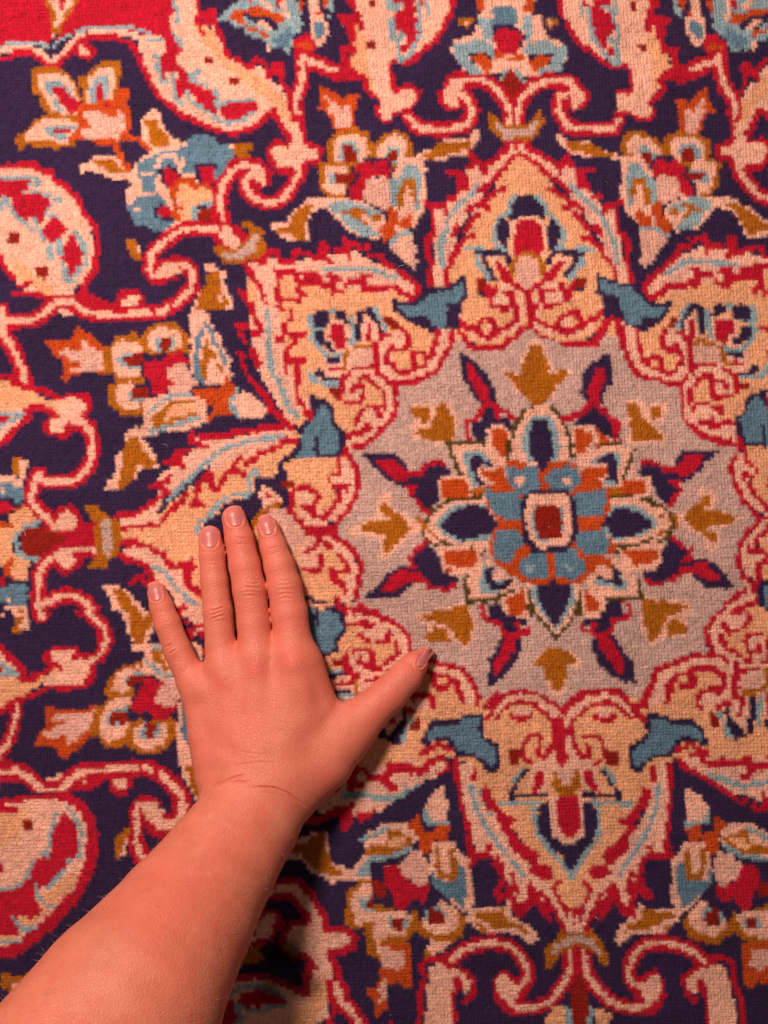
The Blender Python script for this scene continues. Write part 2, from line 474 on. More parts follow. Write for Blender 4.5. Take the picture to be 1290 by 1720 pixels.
M medallion_field
@ 2 3
W 112,-79 122,-106 124,-112 137,-95 147,-94 164,-96 169,-101 176,-104 183,-112 197,-112 203,-106 211,-101 219,-98 241,-98 257,-109 285,-109 285,258 100,258 62,129 50,124 38,122 43,108 46,94 45,84 40,76 34,70 26,64 24,54 30,48 36,36 42,30 44,18 42,6 37,-6 47,-12 56,-18 68,-28 76,-42 77,-64 88,-62 108,-72
@ 2 1
M medallion_ground
C -44,92 -30,94 -10,96 10,96 30,96 50,98 70,104 88,116 95,120 86,126 76,128 72,132 88,142 104,149 118,149 128,148 140,150 120,160 112,176 100,186 74,196 72,224 60,238 40,248 26,256 20,252 -8,226 -20,215 -34,196 -46,160 -50,130 -50,105
M medallion_border
P -48,90 -34,86 -20,92 0,88 20,84 40,82 52,90 64,92 76,100 90,112 95,118 90,124 76,118 60,112 47,108 30,109 18,108 0,106 -20,104 -28,110 -24,130 -20,150 -16,170 -12,190 -4,208 4,222 -6,232 -14,228 -28,206 -40,186 -46,160 -48,140 -42,128 -40,112 -50,100
R5 -53,92 -48,100 -43,108 -39,112
R5 -45,90 -36,92 -34,84 -25,83 -22,91 -12,92 -10,82 0,84 5,87 16,88 20,92
R -60,113 -50,114 -51,120 -46,127 -40,134 -46,136 -54,124
R -40,112 -36,114 -34,128 -38,126
R 9,73 13,72 20,80 18,86 9,87
R 31,70 34,71 36,82 39,90 36,90 31,80
R5 23,82 31,82
R5 36,76 43,76
R5 45,80 51,78
R5 52,86 60,84 64,90
R5 66,92 72,96
R5 75,98 84,104 90,108 95,115 94,121 86,121
L4 14,98 28,97 40,96 54,96 66,101 75,103
Q4 -6,106 14,104 30,103 48,101 62,106 76,109
Q4 24,111 46,112 64,117
R5 -1,101 9,103 9,109 -2,109
R5 10,110 18,110
R5 18,103 28,105
R5 21,105 21,118
R5 24,115 31,113
R5 33,108 46,108
R5 47,104 54,102
R5 47,104 48,116
R5 50,113 64,113 74,111 78,116 86,119
R5 -26,98 -17,99 -2,101
R5 -25,98 -24,110 -24,126
R5 -10,100 -6,108 -8,116 0,120
R5 -24,122 -12,122 -6,124
P 24,107 32,107 30,112 24,112
@ 1 2
M tulip_flower
P 30,5 34,2 38,4 46,4 47,14 40,12 34,8
G 38,-2 46,-2 45,3 38,2
@ 0 2
O 37,29 46,29 60,27 63,16 67,16 70,20 74,22 80,26 84,32 90,34 95,40 97,56 70,55 60,58 56,63 52,62 52,44 46,40
Q 47,38 54,34 66,36 70,35 69,26 72,28 78,34 86,38 88,53 60,54 58,52 60,50 58,44 52,40
O 54,42 58,42 60,46 68,46 68,50 56,50
G 87,33 93,32 98,24 114,22 120,30 120,40 118,56 122,62 112,64 98,62 97,58 88,56
P 94,32 102,27 118,30 120,38 117,50 118,60 98,58 94,48
L 98,42 104,38 118,38 117,52 108,52 100,50
K 103,40 120,39 119,46 112,50 103,48
G 91,64 95,66 98,60 122,58 120,66 110,66 122,78 124,82 119,90 102,90 94,84 90,78
P 97,67 108,62 121,64 112,66 110,70 108,78 118,82 118,86 104,86 97,80
L 107,72 112,68 124,72 124,80 112,80
K 111,68 125,68 124,77 112,77
P 120,80 125,76 131,80 131,108 122,108 112,114 110,110 120,100
L 124,84 131,84 129,108 123,106
@ 1 2
G -10,22 -4,18 0,14 20,14 30,24 29,38 20,38 -2,40 -10,38
P -4,22 4,18 16,18 22,20 24,34 16,36 0,36 -5,32
L 0,30 6,24 16,24 20,32 14,36 4,38
K 7,26 14,25 15,34 7,38 5,34
N -10,40 0,40 10,38 10,46 4,44 -8,46
R -8,46 -2,45 0,44 8,46 12,38 24,37 26,42 30,44 30,48 22,48 12,50 11,60 16,64 14,68 10,68 10,72 0,74 -2,68 -4,60 -8,56
Q 11,52 18,48 28,48 32,58 36,62 32,70 20,73 11,73 12,68 17,66 12,60
P 30,8 34,2 38,8 40,12 48,14 52,18 53,24 57,24 57,32 62,35 62,41 66,43 65,52 66,60 60,62 52,66 34,62 31,50 31,30
B5 40,20 37,28 36,58 42,62
B4 44,14 48,18 52,30 58,40 60,46
G 44,26 47,34 52,38 54,46 59,50 57,55 52,52 52,45 48,40 46,48 44,58 49,63 44,62 39,54 40,36
P 46,40 49,46 54,52 58,56 56,62 49,62 45,56
P -9,88 0,76 10,73 32,72 44,80 44,96 40,100 24,104 4,105 -8,106
L4 -4,88 2,84 8,78 14,74 32,74
L4 -2,102 8,101 20,99 38,92
G -2,92 10,84 15,77 38,78 37,80 24,81 14,84 8,94 24,92 26,90 40,88 38,90 24,95 8,98 2,101 -1,98
C 10,90 16,82 36,82 40,86 24,90 12,94
O 32,69 58,67 59,60 62,59 66,64 69,68 65,74 64,82 66,90 62,91 54,90 50,94 47,97 44,94 46,90 52,88 50,83 44,84 44,78 38,78 36,74
P 68,78 72,72 76,70 86,76 88,80 94,83 98,90 90,92 70,92 68,86
L4 70,70 65,78 66,86 70,90
M medallion_ground
C 118,92 129,88 140,100 146,120 130,130 110,134 80,160 70,168 60,182 55,200 52,215 55,235 60,260 20,240 0,215 -20,196 -28,186 -28,182 -10,178 0,176 10,170 25,155 40,145 60,130 90,122
M medallion_border
L4 95,2 97,28 97,50 102,58 108,72 113,85 122,92
R5 81,-4 84,8 88,14 89,24 84,22
R 67,14 80,13 80,18 75,20 77,26 81,32 76,33 72,26
R5 82,36 85,42 90,48 86,50
R 67,38 77,38 76,48 80,56 85,62 90,68 95,76 91,76 86,70 80,62 76,54 73,48 72,42
R5 93,72 97,80 98,87
R5 102,88 108,94 114,97 114,102
Q4 102,-4 104,20 103,34 104,52 111,66 117,84
R5 105,-2 108,3
R5 116,3 115,10
R5 109,13 110,22 116,23 127,22
R5 122,24 118,30 113,34 110,40 111,55
R5 103,28 108,27
R5 115,45 127,45
R5 121,46 121,65 120,74 122,81
R5 126,82 127,89
P 34,108 60,111 95,104 113,102 118,112 104,116 88,122 70,128 44,135 28,145 10,160 -2,176 -16,182 -28,184 -28,178 -14,175 -6,168 8,150 2,144 22,128 32,120 46,118 34,114
R5 115,99 100,102 75,104 64,106 60,109 40,109
R 29,114 30,103 34,103 36,112 46,116 46,119 36,117
R 34,119 21,118 14,126 4,131 18,134 26,130 24,124
R 14,129 29,131 26,138 20,134
R5 14,141 10,146 2,149
R5 -2,150 8,152 12,156 6,158 0,164
R5 0,164 -8,170 -18,174 -32,176
L4 110,109 95,110 80,112 68,116 56,120 48,127 38,136 25,148 12,163
Q4 112,114 98,117 84,118 70,123 60,129 50,136 42,144 34,154
R5 108,112 120,112
R5 107,116 98,120 88,123
R5 86,126 80,131 76,133
R5 72,127 68,132 64,137 60,142 57,147 53,154 49,152 48,145 44,144 48,140 42,143 38,149 36,159 32,167 42,167
R5 68,137 76,141
R5 27,157 24,164 16,169 10,175 5,181 -3,182 -28,184
@ 0 3
P 101,50 118,49 130,45 136,50 129,54 102,55
R5 101,57 116,56 131,54
C 101,59 131,57 140,60 140,72 129,70 115,66 101,66
R5 101,69 116,69 126,73 131,76
P 102,74 116,72 129,78 138,88 148,96 158,110 166,122 150,122 140,108 126,94 114,86 104,80
R5 100,79 108,83 118,86 126,91 129,97
R5 111,102 117,97 122,102 127,106
@ 1 3
C 0,66 40,44 50,40 80,60 80,120 40,122 38,100 20,86 10,80 0,72
C 80,50 130,40 134,130 80,130
Q 104,44 124,40 134,60 130,76 112,74
P -5,74 8,80 20,90 30,108 38,118 38,130 28,120 14,108 0,98
R5 1,75 8,79 12,86 19,90
R 20,84 34,82 36,88 32,96 33,104 40,106 44,118 34,112 27,106 24,96
L4 0,89 10,94 16,104 24,112 36,122 46,130
R5 -5,94 2,102
@ 3 1
M medallion_ground
C 47,2 60,12 76,26 90,44 104,66 122,90 126,110 118,124 140,130 129,138 120,150 90,158 68,150 60,148 52,150 36,160 14,162 0,150 -4,136 -8,125 -22,112 -14,90 0,76 12,50 30,26 40,10
M medallion_border
P -23,112 -22,90 -22,70 -23,44 -16,46 -9,42 -5,38 0,28 6,10 14,8 26,6 36,0 48,-2 40,10 30,22 20,32 10,46 0,62 -6,76 -8,90 -11,112
P 108,112 126,108 129,110 122,90 114,74 104,58 94,44 84,28 66,16 54,2 44,-2 60,-1 70,4 88,10 94,20 100,28 112,40 122,60
R5 35,-2 29,4 22,9 17,12
R 6,-4 14,2 20,10 18,14 12,10 9,15 5,12 8,6
R5 21,9 20,18
R5 1,17 5,20 5,29
R5 -10,15 -3,16 0,24 -2,32
R5 -11,36 -4,38
R5 -31,41 -24,43 -23,56 -22,66 -27,70 -27,82 -25,96 -25,111
R5 -19,43 -13,45 -12,51
L4 14,26 8,34 0,42 -8,50 -12,58 -12,65
L5 -15,68 -17,80 -16,94
Q4 20,28 10,38 0,52 -6,64 -10,80 -12,96
Q4 24,34 12,50 8,62
R5 46,1 38,9 32,17 27,22 22,26 16,32
R5 35,29 30,32 26,35
R5 22,37 14,42 6,48
R5 18,44 24,46
R5 16,50 10,56 4,64
R5 12,69 4,71 0,77
R5 -3,61 -7,68
R5 0,76 -4,80 -4,86
R5 -8,88 -9,93
R5 -12,96 -11,111
Q4 78,24 90,38 100,50 112,64 122,80 126,94
R5 54,2 60,10 66,18 72,22 80,26
R5 66,29 72,34 78,33
R5 82,25 86,30
R5 85,36 84,46
R5 88,40 96,42
R5 92,50 98,56 102,66 97,68
R5 104,63 112,63 118,68
R5 106,72 114,78 120,85 126,95 129,108
R5 84,2 90,8 86,14 78,12 72,8
R5 95,16 98,26
R5 104,13 106,26 112,38
R5 115,42 122,46 126,42
L4 88,24 93,32 102,38 108,45 116,54 122,64 126,74
M palmette
L4 46,35 42,40 39,50 33,54 28,62 28,74 33,79 38,80
L4 60,36 65,40 67,48 71,54 79,58 81,66 80,76 76,80 72,85
N 47,38 50,34 56,34 58,38 63,40 64,52 63,56 60,52 50,52 46,55 40,57 42,45
N 33,55 38,54 40,62 40,80 36,80 31,72 30,64
N 69,57 74,55 77,60 79,72 76,77 72,80 70,70
P 41,60 46,56 50,53 60,53 64,56 69,62 70,84 44,88 41,76
R 45,62 50,56 60,56 66,62 67,80 67,86 54,83 45,87 44,74
L3 3,80 20,80 36,81
L4 14,86 15,94 20,98 24,106
L3 108,79 90,79 76,80
L4 100,86 98,94 90,106
N4 13,83 24,83 34,83 40,88 40,93
N4 18,84 21,92 24,98 28,106
N4 74,88 80,83 90,82 100,83
N4 96,84 92,92 88,105
P 23,87 30,86 36,90 40,98 34,100 26,94
P 84,88 78,92 76,98 84,106 86,92
R 28,90 32,89 38,98 42,100 44,108 50,112 50,116 40,110 34,106 34,100 30,96
R 84,88 86,94 82,98 84,106 74,108 66,114 66,110 70,106 76,98 80,92
G 41,92 52,83 54,82 64,86 70,87 74,94 73,104 69,104 66,90 56,85 48,88 46,95 45,104 42,102
Q 47,92 54,86 62,87 68,92 69,104 65,112 58,116 50,112 46,104
K 14,105 21,103 23,112 22,116 14,115 13,110
K 94,106 98,100 104,106 105,114 96,114 92,110
N4 15,118 21,118
N4 96,117 104,116
M scroll_border
P 24,118 36,108 48,113 54,116 54,140 46,150 36,155 20,158 10,154 0,146 -4,138 2,136 8,146 16,150 30,150 42,144 44,132 36,130 28,128
P 68,114 86,106 93,118 92,128 78,130 78,138 86,146 98,150 112,148 122,140 130,134 130,144 118,154 100,158 86,156 72,148 67,140
C 46,118 52,118 52,126
R 53,115 66,114 67,129 67,143 60,147 55,145 54,129
R4.7 22,112 24,120 26,128
R4.7 30,112 28,118
R4.7 35,116 44,117 42,124 47,130 47,140 42,144 38,147 32,149
R4.7 80,112 76,120 73,129 75,139 80,144 86,148 92,149
R4.7 92,112 93,125 82,128
R4.7 44,110 52,114
R4.7 30,129 40,130
R4.7 0,141 5,146 12,149 16,152
R4.7 18,139 26,139 30,144 31,151 24,154 15,152 14,145 18,140
R4.7 94,142 100,138 106,138 110,141
R4.7 92,147 97,152 102,153
R4.7 105,152 111,150 113,144 122,138
R4.7 -1,150 4,157 8,163 18,164 35,162 40,157 47,154 50,149 55,147
R4.7 68,147 74,153 82,157 90,161 112,160 120,155 128,149
P 21,143 26,142 27,148 22,150
P 97,143 105,142 106,148 98,150
M bird_ornament
@ 2 1
N 71,124 76,122 77,126 90,124 100,114 115,113 129,104 134,103 134,122 128,126 130,132 128,146 120,149 104,149 100,140 86,141 78,135 72,130
B 76,128 92,126 102,117 118,115 131,108 131,120 126,124 119,127 118,134 118,146 102,145 100,136 95,138 82,138
N4 72,125 76,131 84,139 96,139
N4 100,138 103,147 118,148 120,138
N4 119,128 128,126 133,122
N4 92,126 102,116 118,113 132,105
@ 2 2
M palmette
P 16,12 34,12 38,36 56,34 58,58 30,60 16,58 14,46 16,28
P 46,8 60,12 60,30 46,30
L4 2,6 3,14 5,30 12,36 18,42 29,40
L4 18,6 22,3
L4 38,8 38,30
L5 57,2 61,10
L3 4,17 13,17
N 5,6 12,2 18,4 20,14 14,16 8,18 4,12
N 23,6 28,2 33,5 36,14 30,12 23,10
N 6,20 13,20 15,28 20,30 24,38 18,36 10,32 6,26
N 41,4 46,2 46,30 41,30
N 46,2 54,-1 60,10 64,20 62,25 58,14 50,8
R 19,15 32,15 33,34 28,36 24,32 23,28 19,26
R 51,14 54,14 55,30 50,30
G 30,40 36,34 44,32 54,32 54,35 38,36 34,40 34,53 30,53
Q 36,36 54,36 55,50 40,52 35,50
N 16,43 28,42 29,46 18,47
R 17,50 30,49 30,53 18,54
N 4,57 10,52 14,54 16,58 29,59 28,62 14,62 10,59
L4 2,56 4,62 18,64 27,64
K 64,9 70,9 76,13 80,18 72,20 66,13
K 18,68 26,68 26,75 18,74
L4 65,14 67,20
M scroll_border
P 30,56 40,53 56,52 62,30 70,22 82,20 84,34 74,38 68,50 78,55 98,50 104,44 110,28 114,18 122,18 118,38 112,48 100,56 88,62 70,64 74,70 72,88 66,98 54,110 34,118 30,114 42,102 46,90 58,84 64,84 64,72 56,64 48,60 44,80 34,80 30,70
C 50,64 60,70 62,82 52,82 48,76
C 72,38 84,38 86,50 76,52 73,48
R5 58,30 58,44 58,57
R4.7 62,26 68,23
R4.7 40,51 54,51
R4.7 122,19 121,30 117,38 113,46 110,52 102,57 92,61 89,64 80,63 68,63
R4.7 74,64 74,76 75,88 70,94 66,100 60,104 56,110 50,113 46,117
R6 46,117 34,119 27,126 25,136
R4.7 110,20 109,28 106,34 104,42 100,44
R4.7 88,40 92,38 98,39
R4.7 98,49 90,49
R5 88,40 88,47
R4.7 75,53 82,54 90,52
R5 68,36 66,46 72,49
R4.7 70,32 73,36 80,35 85,32 84,24 80,18
R4.7 64,58 66,61
R5 29,61 28,78
R4.7 30,59 36,56
R4.7 44,60 51,59
R4.7 33,81 44,81 47,76 47,66 42,65 37,68 38,73
R4.7 54,63 60,68
R5 64,70 65,84
R4.7 50,84 58,84 61,92
R4.7 46,88 42,92 41,98
R5 48,100 53,101 46,106
R5 42,105 34,109
P3 37,116 38,130
M bird_ornament
N -13,100 -5,100 2,90 0,78 4,73 12,79 16,79 22,84 24,98 30,104 32,116 26,123 22,128 2,136 -26,136 -25,130 -10,118 -6,108
B -4,106 2,96 8,90 9,82 14,80 19,86 20,98 27,106 26,118 22,124 10,124 8,114 5,116 6,128 0,131 -16,130 -6,118
N4 -2,98 5,90 8,80 16,80 21,86
N4 22,98 29,105 30,117 24,124 12,126
N4 8,112 8,128 0,132 -18,132
N4 -6,118 -14,128
R 0,84 4,85 4,96 0,95
P -2,76 3,78 3,84 -2,83
M tulip_bud
@ 3 2
P 54,30 62,26 70,31 73,40 77,44 77,52 84,52 94,50 90,60 84,64 78,74 72,80 60,83 56,76 48,72 40,62 34,56 34,52 44,54 51,58 50,42 54,38
G 57,34 68,32 70,40 74,44 75,56 80,54 92,52 90,58 86,62 80,68 74,78 70,82 60,82 56,76 50,70 42,62 40,57 35,57 35,54 46,56 51,59 52,44 56,42
M tulip_bud
@ 2 2
P 86,82 106,82 107,84 114,77 120,80 126,92 125,110 118,117 104,113 88,110 86,100 92,98
G 88,84 104,84 104,96 96,98 94,93 88,90
G 108,86 113,80 118,82 119,90 123,92 123,112 118,114 104,112 96,108 90,107 95,101 104,100 106,95 108,92
M tulip_bud
@ 2 3
P 35,56 45,52 52,48 60,48 58,34 66,26 72,28 72,40 84,46 95,52 95,58 84,63 74,76 66,84 60,82 60,64 46,63 36,61
G 45,53 55,50 68,50 70,46 62,46 62,36 66,34 70,40 74,43 80,46 84,52 87,56 86,60 80,64 74,72 70,76 66,78 63,68 68,62 60,61 46,60
M spearhead
@ 3 2
N -1,36 3,40 10,46 16,50 22,58 28,68 29,78 22,82 14,78 8,70 4,62 0,62
N 19,84 29,84 30,94 36,92 44,98 46,106 40,104 34,100 24,102 20,112 10,110 9,97 18,95
R 5,47 9,48 14,56 18,62 24,70 25,78 30,80 28,84 18,84 16,76 11,68 5,58
R4 18,82 16,92 6,95 4,100 5,108 10,113
R4 31,84 31,93
R4 33,87 40,88 42,94 47,95
N3 3,40 10,46 16,51 23,61 28,71 29,79
N3 2,42 4,58 9,68 14,76 17,81
R5 8,52 15,63 21,74 24,82
M spearhead
N 126,36 120,40 114,48 108,56 104,68 105,78 112,80 120,74 126,60 127,46
N 105,84 116,82 118,95 129,100 129,112 118,110 114,100 104,100 98,96 86,102 85,96
R 121,46 124,52 124,60 120,68 119,80 112,84 105,84 108,70 113,58
R4 104,83 103,93
R5 118,82 122,90 116,95 128,96
R4 101,86 95,88 92,93 85,94
N3 126,38 118,44 112,52 106,66 106,78
N3 127,42 125,56 121,70 119,79
R5 123,50 118,62 113,74 111,82
M spearhead
@ 2 3
N 46,-6 58,-6 74,-5 82,2 84,6 96,14 84,22 74,20 64,14 57,6
R 57,-1 72,-1 78,5 82,7 98,7 99,16 95,12 83,13 83,20 78,20 72,15 66,10 60,5
N 100,4 112,2 124,10 116,14 112,20 110,34 104,42 96,36 88,30 94,20 84,18 84,12 96,14
R4 98,7 100,3 112,0 117,4
R5 85,22 92,21
R4 88,26 86,31
R4 92,34 97,40 104,44
N3 48,-4 58,5 64,12 74,19 83,21
N3 52,-6 74,-4 80,2 84,6
R5 62,3 72,8 82,13 94,12
M spearhead
N 48,116 56,108 62,100 70,94 80,87 84,90 88,106 80,116 66,115
R 57,112 62,104 70,98 82,92 82,86 90,84 91,78 100,72 103,66 104,70 98,74 96,82 102,84 96,88 87,90 87,100 83,106 76,112 66,112
N 100,78 106,68 110,72 110,84 118,94 124,100 120,104 106,106 100,98 90,96 88,90 98,88 100,84
R4 88,99 100,99
R5 104,93 104,103
R4 112,106 124,106 129,100
N3 50,116 60,104 70,95 80,88 85,87
N3 50,116 66,114 78,114 86,104
R5 62,109 74,104 84,97 90,88
M rosette
@ 2 3
E3 95,52 97,58 105,66 112,69 129,75
P 98,55 104,44 114,40 118,34 129,31 148,30 156,44 160,54 152,70 150,73 128,73 118,68 110,66 104,62
L 106,54 114,44 122,38 129,36 148,35 154,46 158,54 152,66 148,69 129,69 116,64
N 113,54 118,44 128,40 147,38 153,48 159,54 152,64 146,66 129,66 118,60
G 95,50 99,50 99,58 95,58
G 101,60 108,62 108,66 103,64
E3 98,55 105,44 114,39 118,34 129,30 148,29
E3 106,65 118,70 128,75 150,75
P 112,15 134,13 138,20 136,30 118,32 112,24
O 114,16 129,15 131,20 135,23 134,30 118,31 114,25
P 112,72 118,78 134,74 138,80 134,96 122,92 112,84
O 114,76 124,72 132,76 132,90 120,92 114,86
E3 121,-13 124,-2 126,8 132,13
E3 121,-14 134,-15 146,-15 154,-10 164,-2
@ 3 2
P 52,92 58,86 66,83 74,86 82,94 86,104 88,129 72,136 42,129 46,108 50,98
L 55,98 60,93 72,92 78,98 83,108 82,129 52,129 52,104
N 61,94 72,94 78,104 78,129 70,136 56,128 56,106 60,100
E3 62,83 53,87 49,96 46,104 42,112 40,125
E3 72,83 80,88 84,95 88,104 92,112 93,126
P 22,106 26,101 38,101 42,106 42,118 38,128 30,124 22,116
O 25,104 38,103 40,110 39,124 34,124 25,114
P 95,103 100,101 112,101 117,110 112,118 104,122
O 96,104 110,103 112,112 104,118 97,126 95,115
P -6,118 4,116 18,116 28,120 36,130 34,135 24,138 20,146 20,150 12,149 4,145 2,140 -4,138
L 3,122 10,121 20,123 28,131 24,134 14,130 12,140 18,148 12,150 8,145 4,141
N 8,124 15,124 16,129 24,132 30,136 22,136 14,133 12,142 19,146 18,150 14,148 8,142
P 128,120 118,116 108,120 104,128 108,134 118,138 128,136
L 124,122 116,119 108,124 108,130 116,126 126,128
N 126,124 118,122 112,128 116,130 128,132
@ 3 3
O 34,8 44,0 60,0 70,8 80,2 92,1 104,10 99,22 122,20 128,27 123,50 127,68 129,83 108,84 107,94 98,99 84,101 74,104 62,100 48,98 44,88 27,86 27,64 22,46 16,21 34,22
N 65,-4 74,-4 70,6 66,4
B 36,9 42,6 44,3 50,8 54,4 60,3 66,12 66,25 58,26 54,30 46,28 44,22 38,16
P 45,12 53,11 53,20 46,20
B 73,10 78,4 84,8 90,5 94,10 100,12 102,18 96,22 94,28 88,24 76,24 73,18
P 86,12 92,13 93,20 86,19
B 18,22 30,21 44,25 51,31 50,49 44,51 32,50 25,44 22,32
B 95,29 104,22 120,23 126,25 122,34 123,45 114,49 99,48 96,38
B 29,58 46,57 51,61 53,74 49,80 44,85 29,84 31,74 32,68 28,63
B 99,57 120,54 124,66 120,74 127,81 112,82 103,77 97,72
B 50,84 58,78 70,78 73,86 74,98 68,100 62,96 52,96 48,90
B 78,78 92,74 96,80 104,82 105,92 98,96 84,97 80,90
O3 41,84 50,78 54,74
O 30,84 46,85 46,95 36,94
O 108,84 125,83 122,92 110,95
B 47,85 56,77 71,77 74,86 75,99 68,100 62,97 52,97 46,91
B 77,77 93,73 97,79 106,81 107,92 98,97 84,99 79,90
N 56,25 66,24 76,26 86,24 92,30 97,38 100,60 96,70 88,76 62,80 54,72 50,60 49,36 52,30
P 58,28 84,28 91,34 94,50 94,68 86,73 66,76 58,72 54,60 52,40
L 58,40 70,36 84,40 88,50 88,60 82,66 66,69 60,60 58,50
K 62,42 68,37 76,38 84,42 86,60 80,64 72,66 65,64 62,56
P 44,100 48,102 34,114 20,116 6,118 4,96 16,92 18,84 26,86 28,96 36,102
L 18,88 28,85 22,96 24,108 34,104 44,100 30,112 16,112
N 22,91 28,87 26,98 32,102 42,96 40,104 28,110 20,106
O 30,84 46,84 48,96 40,96 34,98 30,92
P 100,102 108,98 128,112 122,120 112,112 104,108
N 114,98 124,100 129,104 118,106
P 58,108 62,102 92,104 98,112 98,128 56,128
L 62,104 92,100 92,129 62,129
N 68,106 76,100 80,104 87,106 86,129 74,129 70,120
O 40,118 50,110 54,114 54,129 40,129
E4 56,108 57,129
E4 100,106 101,126
O 104,112 112,110 119,114 118,128 106,126
E3 4,98 8,118 24,119 36,116 48,110
M scroll_border
@ 2 3
C -20,0 26,-4 34,0 24,20 24,40 10,52 -10,52
P 28,0 40,0 42,20 36,34 24,50 10,55 -5,54 -10,20 0,24 6,36 12,34 20,38 30,24 20,20 22,12 28,10
C 12,22 22,24 26,30 18,40 12,44 8,36
R4.7 36,-3 42,8 43,20 41,30 37,36 34,43 28,48 24,54 22,58
R8 22,58 -8,58
R4.7 27,-2 27,10 21,12
R4.7 18,16 19,18
R4.7 22,22 34,21 34,26
R4.7 28,28 27,34 22,38 18,44 14,48 8,46
R4.7 -4,21 4,24 10,30 8,34
R6 -2,38 5,40 4,44
C -10,70 20,68 30,80 32,96 30,118 0,120 -10,100
P -5,63 20,63 34,74 42,88 40,110 34,122 28,118 32,100 30,84 18,72 8,78 10,90 -8,90
R4.7 22,60 26,66 34,70 40,76 44,84 45,94 43,106 40,118 36,124 50,124 62,129
R4.7 0,77 6,72 10,67 18,70 20,74
R5 28,80 32,86 35,92
R4.7 34,93 26,94 20,92
R5 21,93 22,100 30,102 32,110
R5 11,79 12,88
R4.7 11,92 -3,92
R4.7 24,114 28,120
R5 36,124 30,122
N4 0,116 12,119 24,122 32,126
B 6,124 20,120 30,128 30,136 6,136
M palmette
@ 1 3
P 88,20 104,26 110,34 96,42 86,44
L4 36,62 38,52 46,47 50,42 58,32 70,28 80,29 80,14 85,8 90,14
N 42,52 52,46 60,34 80,32 82,42 84,58 66,64 50,64 40,62
N 84,15 97,15 105,22 113,27 112,32 103,28 96,20 90,19 89,30 92,36 90,43 82,43 84,30
R 94,24 98,28 102,32 95,33
G 80,58 82,50 90,42 98,36 108,34 111,37 100,39 92,46 86,56
K 106,16 118,16 118,24 107,22
Q 94,46 100,40 110,38 118,52 129,55 122,70 112,62
R5 118,24 129,21
R5 116,28 115,42 122,50 126,55
M vine_scroll
@ 0 2
V 2,10 8,12 26,11 38,4 46,-3 60,-4 74,5 100,6 125,5
V 2,2 2,14 4,26 10,32 14,42 19,54 21,64
M paisley
C -5,60 8,62 14,66 26,71 38,76 48,82 54,90 48,92 44,85 30,82 20,86 10,86 -5,86
P -5,86 20,86 22,92 12,100 4,108 -5,115
R5 -2,57 8,58 10,63 18,65 22,68 36,70 46,74 52,80
R5 48,92 42,88 36,84 24,84 24,92 14,102 6,110 -2,117
L4 -2,88 20,89 10,95 -2,102
R -2,92 8,90 5,97 -2,98
M vine_scroll
R 50,76 58,71 72,71 77,75 77,88 72,92 82,96 70,104 60,104 56,110 42,109 37,104 37,96 42,92 50,90
V 64,92 72,100 77,108 77,124 76,132 68,141 58,146 36,146 32,139 28,152 27,164 36,174 46,184 56,188 80,189
P 57,76 70,76 71,86 66,92 68,98 60,98 57,93 55,100 55,105 42,106 42,95 50,93 52,86 44,84 44,78
M palmette
@ 0 3
N -3,32 12,32 14,38 10,40 -3,46
R -3,33 8,34 10,40 6,45 -3,45
B -3,18 8,18 18,19 20,34 14,35 10,30 -3,28
P 2,20 6,24 4,28 1,26
P -3,12 20,14 20,22 6,18 -3,17
G 11,-3 20,-3 16,13 11,13
P 16,0 23,0 22,14 17,14
C 8,46 18,40 26,40 30,50 22,52 14,60 10,70 12,80 24,84 24,100 14,100 6,92 -2,84 -5,70 -5,58 10,56
O -5,50 10,52 12,58 -5,58
O 2,88 8,80 12,86 8,92 12,100 4,96
O 8,42 14,38 24,37 16,42
L4 13,62 14,74
L4 16,60 22,54 33,52
L4 14,76 22,82 32,83
K 16,62 22,56 32,56 46,60 56,64 54,70 40,78 24,82 18,74
R -3,96 4,98 6,104 -3,106
B -3,108 6,106 12,102 22,104 24,114 22,122 -3,120
P 5,116 10,114 9,120 4,120
P -3,122 22,122 22,128 10,126
G 13,126 20,124 20,135 12,135
M vine_scroll
R 46,44 50,38 60,36 66,42 70,50 78,55 80,62 80,76 70,80 70,86 64,92 54,97 46,90 46,84 56,74 56,62 46,56
V 30,150 32,130 32,112 33,98 35,90 44,81 56,75 80,75
V 34,122 44,117 55,113 66,115 75,123 86,132
P 50,44 58,42 64,46 64,56 56,60 46,56
P 46,78 60,74 63,84 57,92 50,88
R5 56,66 80,66
M crescent
G 72,39 84,38 85,43 91,44 92,48 100,50 101,72 98,80 92,84 90,88 85,92 72,91 76,86 80,80 80,52 75,46
W 86,50 90,48 94,54 95,72 92,80 88,80 85,72 84,58
M small_leaf
@ 0 3
P 98,-4 104,-12 106,-26 116,-28 122,-16 130,-4 134,6 118,8 112,16 106,20 104,25 94,25 88,22 94,14 97,8
G 102,-6 107,-18 114,-23 119,-10 128,-3 131,2 124,7 116,2 114,5 113,13 107,21 101,25 98,18 102,8
M small_leaf
P 86,104 96,104 106,109 112,116 118,118 122,124 124,135 96,135 92,116
G 95,110 100,107 110,116 111,135 100,135 98,118
G 117,122 124,121 124,133 116,133
"""
